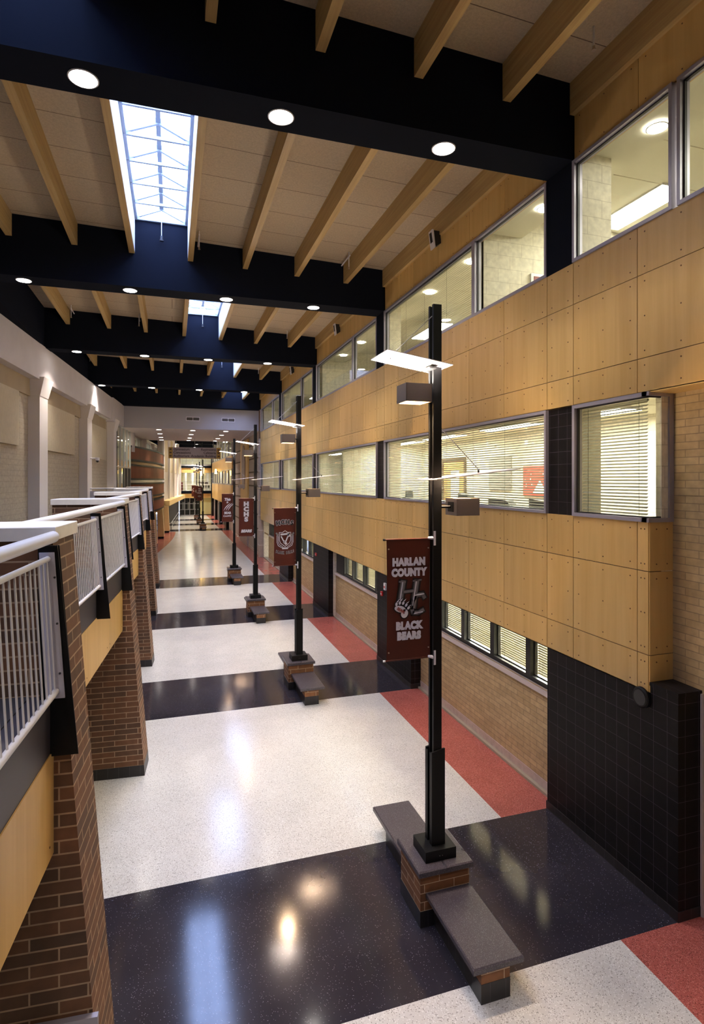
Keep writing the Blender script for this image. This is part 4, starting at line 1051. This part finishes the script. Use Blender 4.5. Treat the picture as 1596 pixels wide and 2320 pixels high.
# second banner: arched letters and shield
b1, y = banner(1, 'maroon banner with a white shield between the words HCHS and Black Bears')
for i, c in enumerate('HCHS'):
    t = (i - 1.5); outlined(c, b1, CX + t * .135, y, 4.775 - .012 * t * t, .175, 'banner_black', 'banner_light', .95, .05, .009, rot=.10 * t)
for i, c in enumerate('BLACK BEARS'):
    if c == ' ': continue
    t = (i - 5); outlined(c, b1, CX + t * .050, y, 3.885 + .0018 * t * t, .105, 'banner_black', 'banner_light', .55, .03, .006, rot=-.035 * t)
g = MB()
sh = [(-.17, .21), (-.08, .205), (0, .26), (.08, .205), (.17, .21), (.165, -.02), (.13, -.10), (0, -.20), (-.13, -.10), (-.165, -.02), (-.17, .21)]
stroke(g, [(CX + a, 4.27 + b) for a, b in sh], .018, y, .012, 'banner_white')
for a, b, w_ in (((-.12, .15), (.11, .17), .05), ((.10, .14), (.02, -.06), .035), ((-.11, .09), (-.02, -.08), .035), ((-.02, -.07), (.03, -.12), .07), ((.10, .16), (.12, .10), .06)):
    stroke(g, [(CX + a[0], 4.27 + a[1]), (CX + b[0], 4.27 + b[1])], w_, y, .013, 'banner_white')
for s_ in (-1, 1):
    stroke(g, [(CX + s_ * .235, 4.39), (CX + s_ * .235, 4.20), (CX + s_ * .20, 4.10), (CX + s_ * .06, 4.02)], .016, y, .012, 'banner_white'); stroke(g, [(CX + s_ * .20, 4.37), (CX + s_ * .20, 4.21), (CX + s_ * .165, 4.13), (CX + s_ * .06, 4.06)], .014, y, .012, 'banner_white')
    stroke(g, [(CX + s_ * .25, 4.46), (CX + s_ * .21, 4.40)], .05, y, .012, 'banner_grey')
stroke(g, [(CX - .07, 4.02), (CX + .07, 4.02)], .05, y, .012, 'banner_white'); stroke(g, [(CX - .04, 4.25), (CX, 4.235), (CX + .04, 4.25)], .015, y, .014, 'banner_white')
g.build('shield', b1)
# third banner
b2, y = banner(2, 'maroon banner with HCHS stacked downwards and Bears at the foot')
for i, c in enumerate('HCHS'): outlined(c, b2, CX, y, 4.93 - .225 * i, .25, 'banner_white', 'banner_grey', 1.2, .055, .016)
outlined('BEARS', b2, CX, y, 3.74, .16, 'banner_white', 'banner_grey', 1.0, .06, .012, shear=.2)
# fourth banner
b3, y = banner(3, 'maroon banner reading This is Bear Country with white claw scratches')
outlined('This', b3, CX, y, 4.84, .21, 'banner_white', None, 1.0, .05, 0, shear=.25); outlined('is', b3, CX + .0, y, 4.68, .16, 'banner_white', None, 1.0, .05, 0, shear=.25)
outlined('BEAR', b3, CX + .02, y, 4.04, .19, 'banner_white', 'banner_black', .88, .05, .008); outlined('Country', b3, CX, y, 3.87, .14, 'banner_white', None, .98, .04, 0, rot=-.05)
g = MB()
for i, dx in enumerate((-.12, 0, .12)):
    stroke(g, [(CX + dx - .09 + .02 * t + .008 * t * t * .6, 4.16 + .065 * t) for t in range(8)], .045, y, .013, 'banner_white', taper=True)
g.build('claw_mark', b3)
# far banners
b7, y = banner(7, 'small far banner with three short lines of letters')
outlined('WE', b7, CX, y, 4.92, .17, 'banner_white', None); outlined('ARE', b7, CX, y, 4.69, .17, 'banner_white', None); outlined('HCHS', b7, CX, y, 4.44, .2, 'banner_white', None, .9)
g = MB(); g.extr(ell(CX, 4.05, .2, .12), 'y', y - .014, y - .012, 'banner_grey'); g.build('emblem', b7)
b8, y = banner(8, 'far maroon banner partly hidden behind the first far banner')
g = MB(); g.extr([(CX - .2, 4.5), (CX, 4.7), (CX + .15, 4.5), (CX, 4.2)], 'y', y - .014, y - .012, 'banner_grey'); g.build('emblem', b8)
b9, y = banner(9, 'farthest maroon banner with a curved white mark')
g = MB(); stroke(g, [(CX + .1, 4.9), (CX - .15, 4.6), (CX - .15, 4.45), (CX + .1, 4.1)], .06, y, .012, 'banner_white'); g.build('emblem', b9)

# ================================================================== SMALL THINGS
for i, y in enumerate((13.16, 22.2, 31.3)):
    s_ = empty('wall_speaker', (6.36, y, 12.05), 'small black and white loudspeaker on the timber beam, %s from the camera' % ORD[i], 'loudspeaker')
    g = MB(); g.hexa([(6.34, y - .1, 11.9), (6.5, y - .1, 12.0), (6.5, y + .1, 12.0), (6.34, y + .1, 11.9), (6.28, y - .1, 12.3), (6.48, y - .1, 12.3), (6.48, y + .1, 12.3), (6.28, y + .1, 12.3)], 'black_plastic'); g.build('body', s_)
    g = MB(); g.hexa([(6.31, y - .11, 11.86), (6.345, y - .11, 11.88), (6.345, y + .11, 11.88), (6.31, y + .11, 11.86), (6.25, y - .11, 12.32), (6.29, y - .11, 12.32), (6.29, y + .11, 12.32), (6.25, y + .11, 12.32)], 'bracket_white')
    g.hexa([(6.285, y - .06, 12.02), (6.29, y - .06, 12.02), (6.29, y + .06, 12.02), (6.285, y + .06, 12.02), (6.247, y - .06, 12.26), (6.252, y - .06, 12.26), (6.252, y + .06, 12.26), (6.247, y + .06, 12.26)], 'black_plastic'); g.build('front', s_)
def alarm(y, z, h, w_, lab, mat='red_box', cat='fire alarm'):
    s_ = empty('fire_alarm', (XW, y, z), lab, cat)
    g = MB(); g.box(XW - .035, XW + .018, y - w_, y + w_, z - h, z + h, mat); g.build('housing', s_)
    g = MB(); g.box(XW - .042, XW - .035, y - w_ * .6, y + w_ * .6, z - h * .4, z + h * .2, 'paper_white' if mat == 'red_box' else 'red_box'); g.build('face', s_)
alarm(17.38, 1.30 + 1.0, .07, .06, 'red pull station on the second black pier'); alarm(17.08, 2.58, .11, .07, 'white and red strobe on the second black pier', 'paper_white')
alarm(26.3, 2.46, .07, .07, 'red pull station on the third black pier')
h_ = empty('wall_horn', (XW, 6.58, 2.84), 'round black horn dish on the nearest black pier', 'horn')
g = MB(); g.tube((XW + .02, 6.62, 2.84), (XW - .03, 6.62, 2.84), .15, 'steel_black', 24); g.tube((XW - .03, 6.62, 2.84), (XW - .045, 6.62, 2.84), .15, 'steel_black', 24, r2=.13); g.build('dish', h_)
g = MB(); g.tube((XW - .045, 6.62, 2.84), (XW - .05, 6.62, 2.84), .11, 'frame_black', 24); g.build('cone', h_)
for i, x0 in enumerate((1.02, 3.66)):
    v_ = empty('air_vent', (x0 + .5, 44.99, 10.65), 'double air grille in the white bulkhead, %s one' % ('left-hand', 'right-hand')[i], 'vent')
    g = MB(); 
    for a in ((x0, x0 + 1.0, 10.50, 10.54), (x0, x0 + 1.0, 10.76, 10.80), (x0, x0 + .03, 10.54, 10.76), (x0 + .97, x0 + 1.0, 10.54, 10.76), (x0 + .485, x0 + .515, 10.54, 10.76)): g.box(a[0], a[1], 44.97, 45.0, a[2], a[3], 'white_paint')
    g.build('frame', v_)
    g = MB(); g.box(x0 + .03, x0 + .97, 44.985, 45.0, 10.54, 10.76, 'dark_void'); 
    for j in range(5): g.box(x0 + .03, x0 + .97, 44.975, 44.985, 10.585 + j * .033, 10.595 + j * .033, 'lamp_metal')
    g.build('louvre', v_)
c_ = empty('security_camera', (-4.17, 33.4, 7.12), 'small dome camera on the second white pilaster', 'camera')
g = MB(FL); g.tube((-.02, 34.1, 7.2), (.35, 34.1, 7.2), .04, 'white_paint', 10); g.build('arm', c_)
g = MB(FL); g.tube((.35, 34.1, 7.25), (.35, 34.1, 7.08), .11, 'white_paint', 14); g.tube((.35, 34.1, 7.08), (.35, 34.1, 6.98), .09, 'black_plastic', 14, r2=.04); g.build('dome', c_)
for i in range(1, 5):
    yb = BEAMS[i + 1] if i + 1 < len(BEAMS) else 45; xs = sum(SKX[i]) / 2
    p_ = empty('hanging_sprinkler', (xs, yb - .12, 12.85), 'thin pipe with black fitting hanging at the %s end of a skylight' % ('nearest', 'second', 'third', 'fourth')[i - 1], 'sprinkler')
    g = MB(); g.tube((xs, yb - .12, 12.9), (xs, yb - .12, 13.45), .012, 'alu_grey', 8); g.build('pipe', p_)
    g = MB(); g.tube((xs, yb - .12, 12.82), (xs, yb - .12, 12.92), .04, 'black_plastic', 10); g.tube((xs, yb - .12, 12.78), (xs, yb - .12, 12.82), .06, 'black_plastic', 10); g.build('fitting', p_)
# sprinkler pipes clipped to joists
SP = [(5.03, 16.2, 1), (.72, 16.4, 1), (-3.9, 25.4, 1), (-.83 - .5, 25.6, 1), (-4.35, 34.5, 1), (5.0, 25.6, 0), (5.0, 34.6, 0), (6.0, 7.0, 0), (4.95, 9.3, 0), (.62, 9.2, 0)]
for i, (x, y, long_) in enumerate(SP):
    zt = zc(x)
    p_ = empty('sprinkler_pipe', (x, y, zt), 'white sprinkler pipe below the deck, %s' % ('beside the last joist before the second beam', 'beside the skylight before the second beam', 'beside the leftmost joist before the third beam', 'left of the skylight before the third beam', 'beside the leftmost joist before the fourth beam', 'drop near the right wall before the third beam', 'drop near the right wall before the fourth beam', 'drop near the right wall before the nearest beam', 'drop just past the nearest beam', 'small drop beside the first skylight')[i], 'sprinkler')
    g = MB()
    if long_: g.tube((x, y - .1, zt - .14), (x, y + .75, zt - .14), .022, 'bracket_white', 8)
    g.tube((x, y, zt - (.45 if long_ else .3)), (x, y, zt), .016, 'bracket_white', 8); g.build('pipe', p_)
    g = MB(); z = zt - (.45 if long_ else .3); g.tube((x, y, z - .05), (x, y, z), .022, 'brass_head', 8); g.tube((x, y, z - .06), (x, y, z - .05), .035, 'brass_head', 8); g.build('sprinkler_head', p_)
# contents of the middle classrooms
XR = 10.4
def wall_thing(name, y0, y1, z0, z1, mat, lab, cat, x=XR, t=.03, extra=None, frame_m=None, fw=.06):
    r_ = empty(name, (x, (y0 + y1) / 2, z0), lab, cat)
    g = MB(); g.box(x - t, x, y0, y1, z0, z1, mat); g.build('sheet' if frame_m is None else 'leaf', r_)
    if frame_m:
        g = MB(); 
        for a in ((y0 - fw, y1 + fw, z1, z1 + fw), (y0 - fw, y0, z0, z1), (y1, y1 + fw, z0, z1)): g.box(x - t - .04, x, a[0], a[1], a[2], a[3], frame_m)
        g.build('frame', r_)
    return r_
r_ = wall_thing('christmas_poster', 12.9, 15.2, 5.5, 6.42, 'paper_red', 'red festive poster with white snow dots on the classroom wall', 'poster')
g = MB()
for i in range(22): 
    yy = 13.0 + random.random() * 2.1; zz = 5.75 + random.random() * .6; rr = random.choice((.02, .03, .05)); g.extr([(p[0], p[1]) for p in ell(yy, zz, rr, rr, n=8)], 'x', XR - .034, XR - .03, 'paper_white')
g.extr([(14.0, 5.6), (14.7, 5.6), (14.35, 6.0)], 'x', XR - .036, XR - .034, 'paper_white'); g.build('snow_dots', r_)
r_ = wall_thing('notice_sheet', 15.85, 17.2, 5.65, 6.75, 'paper_grey', 'grey patterned notice sheet on the classroom wall', 'poster')
r_ = wall_thing('classroom_door', 18.9, 20.6, 4.55, 6.72, 'wood_door', 'tan classroom door with dark frame seen behind the nearest post', 'door', frame_m='groove_dark', fw=.1)
g = MB(); g.box(XR - .05, XR - .03, 19.3, 19.95, 5.2, 6.35, 'paper_white'); g.build('window_light', r_)
r_ = wall_thing('classroom_door', 29.2, 31.9, 4.55, 6.75, 'wood_door', 'tan classroom door with a small glowing pane in the second classroom', 'door', frame_m='groove_dark', fw=.12)
g = MB(); g.box(XR - .05, XR - .03, 29.8, 30.8, 5.6, 6.35, 'tube_far'); g.build('window_light', r_)  # door pane given a self-glowing material
r_ = wall_thing('exit_notice', 33.3, 33.7, 6.0, 6.35, 'dark_green', 'small green notice in the second classroom', 'sign')
r_ = wall_thing('wall_grille', 32.8, 33.9, 4.9, 5.4, 'paper_grey', 'grey slatted grille low on the second classroom wall', 'vent')
# snowflakes on strings
for i, (y, z) in enumerate(((10.2, 7.0), (10.9, 6.95), (11.3, 6.85), (11.8, 7.05), (12.4, 6.9), (12.9, 6.98), (13.9, 6.95), (14.6, 7.02), (15.6, 6.9))):
    x = 8.6 + .15 * (i % 3); s_ = empty('paper_snowflake', (x, y, z), 'white paper snowflake hanging in the nearest middle classroom, %s from the right end' % ('first', 'second', 'third', 'fourth', 'fifth', 'sixth', 'seventh', 'eighth', 'ninth')[i], 'ornament', 'paper snowflakes in the classroom')
    g = MB()
    for j in range(3):
        a = j * math.pi / 3; g.box(x - .002, x + .002, y - .004, y + .004, z - .09, z + .09, 'paper_white') if j == 0 else g.hexa([(x - .002, y - .09 * math.sin(a) - .006, z - .09 * math.cos(a)), (x + .002, y - .09 * math.sin(a) - .006, z - .09 * math.cos(a)), (x + .002, y - .09 * math.sin(a) + .006, z - .09 * math.cos(a)), (x - .002, y - .09 * math.sin(a) + .006, z - .09 * math.cos(a)), (x - .002, y + .09 * math.sin(a) - .006, z + .09 * math.cos(a)), (x + .002, y + .09 * math.sin(a) - .006, z + .09 * math.cos(a)), (x + .002, y + .09 * math.sin(a) + .006, z + .09 * math.cos(a)), (x - .002, y + .09 * math.sin(a) + .006, z + .09 * math.cos(a))], 'paper_white')
    nn_ = 10; g.extr(ell(y, z, .055, .055, n=nn_), 'x', x - .001, x + .001, 'paper_white'); g.build('flake', s_)
    g = MB(); g.tube((x, y, z + .09), (x, y, 7.75), .002, 'paper_grey', 4); g.build('string', s_)
# items on the middle sill
def sill_item(name, y, w_, h, lab, cat, mat='black_plastic', x=6.98, z=5.50, prof=None):
    s_ = empty(name, (x, y, z), lab, cat)
    g = MB(); g.extr(prof or [(y - w_, z), (y + w_, z), (y + w_, z + h), (y - w_ * .6, z + h * .8)], 'x', x - .09, x + .09, mat); g.build('body', s_); return s_
g = MB(); g.box(6.80, 7.2, 8.82, 22.5, 5.36, 5.44, 'room_ceiling'); g.box(6.80, 7.2, 22.9, 34.4, 5.36, 5.44, 'room_ceiling'); g.build('trim_5', kind='structure', label='classroom sill')
sill_item('paper_tray', 12.6, .3, .22, 'stack of black trays on the middle sill right of the nearest post', 'tray', z=5.44)
sill_item('paper_tray', 11.0, .45, .14, 'low black tray on the middle sill near its right end', 'tray', z=5.44)
sill_item('desk_printer', 9.6, .3, .18, 'dark object at the right end of the middle sill', 'printer', z=5.44)
sill_item('folded_laptop', 16.3, .16, .2, 'small dark stepped object at the left end of the first middle window', 'laptop', z=5.44, prof=[(16.1, 5.44), (16.6, 5.44), (16.3, 5.5), (16.3, 5.66), (16.12, 5.66)])
t_ = empty('christmas_tree', (7.3, 29.0, 4.5), 'small dark christmas tree silhouette behind the third middle window', 'christmas tree')
g = MB()
for j in range(5): g.tube((7.3, 29.0, 5.35 + j * .17), (7.3, 29.0, 5.62 + j * .17), .38 - j * .07, 'dark_green', 12, r2=.03)
g.build('foliage', t_); g = MB(); g.tube((7.3, 29.0, 4.5), (7.3, 29.0, 5.4), .05, 'groove_dark', 8); g.build('trunk', t_)
# upper rooms
sill_item('folded_bag', 7.95, .2, .16, 'dark green folded bag on the upper sill by the black column', 'bag', 'dark_green', x=7.0, z=9.76, prof=[(7.6, 9.76), (8.1, 9.76), (8.05, 9.86), (7.85, 9.92), (7.62, 9.84)])
downlight(7.36, 7.16, 11.6, .15, 'round downlight inside the nearest upper window', 'downlights above the upper windows', 60)
downlight(7.35, 10.0, 11.6, .15, 'round downlight behind the unblinded upper pane', 'downlights above the upper windows', 60)
for i, y in enumerate((13.0, 15.5, 22, 24.5)): downlight(7.35, y, 11.6, .15, 'round downlight behind the upper blinds, %s from the camera' % ORD[i], 'downlights above the upper windows', 60)
r_ = empty('framed_picture', (8.4, 11.4, 10.3), 'framed red and blue picture behind the unblinded upper pane', 'picture')
g = MB(); g.box(7.98, 8.9, 11.37, 11.42, 10.2, 10.82, 'paper_white'); g.build('frame', r_)
g = MB(); g.box(8.05, 8.83, 11.36, 11.37, 10.27, 10.75, 'maroon'); g.build('print', r_)
g = MB(); g.box(8.2, 8.45, 11.355, 11.36, 10.3, 10.6, 'alu'); g.box(8.5, 8.7, 11.355, 11.36, 10.4, 10.7, 'paper_red'); g.build('figure_shapes', r_)

# lettering becomes plain mesh
bpy.context.view_layer.update()
dg = bpy.context.evaluated_depsgraph_get()
for o in TEXTS:
    me = bpy.data.meshes.new_from_object(o.evaluated_get(dg)); nm = o.name
    n_ = bpy.data.objects.new('lettering', me); COL.objects.link(n_)
    n_.parent = o.parent; n_.location = o.location; n_.rotation_euler = o.rotation_euler; n_.scale = o.scale
    bpy.data.objects.remove(o)
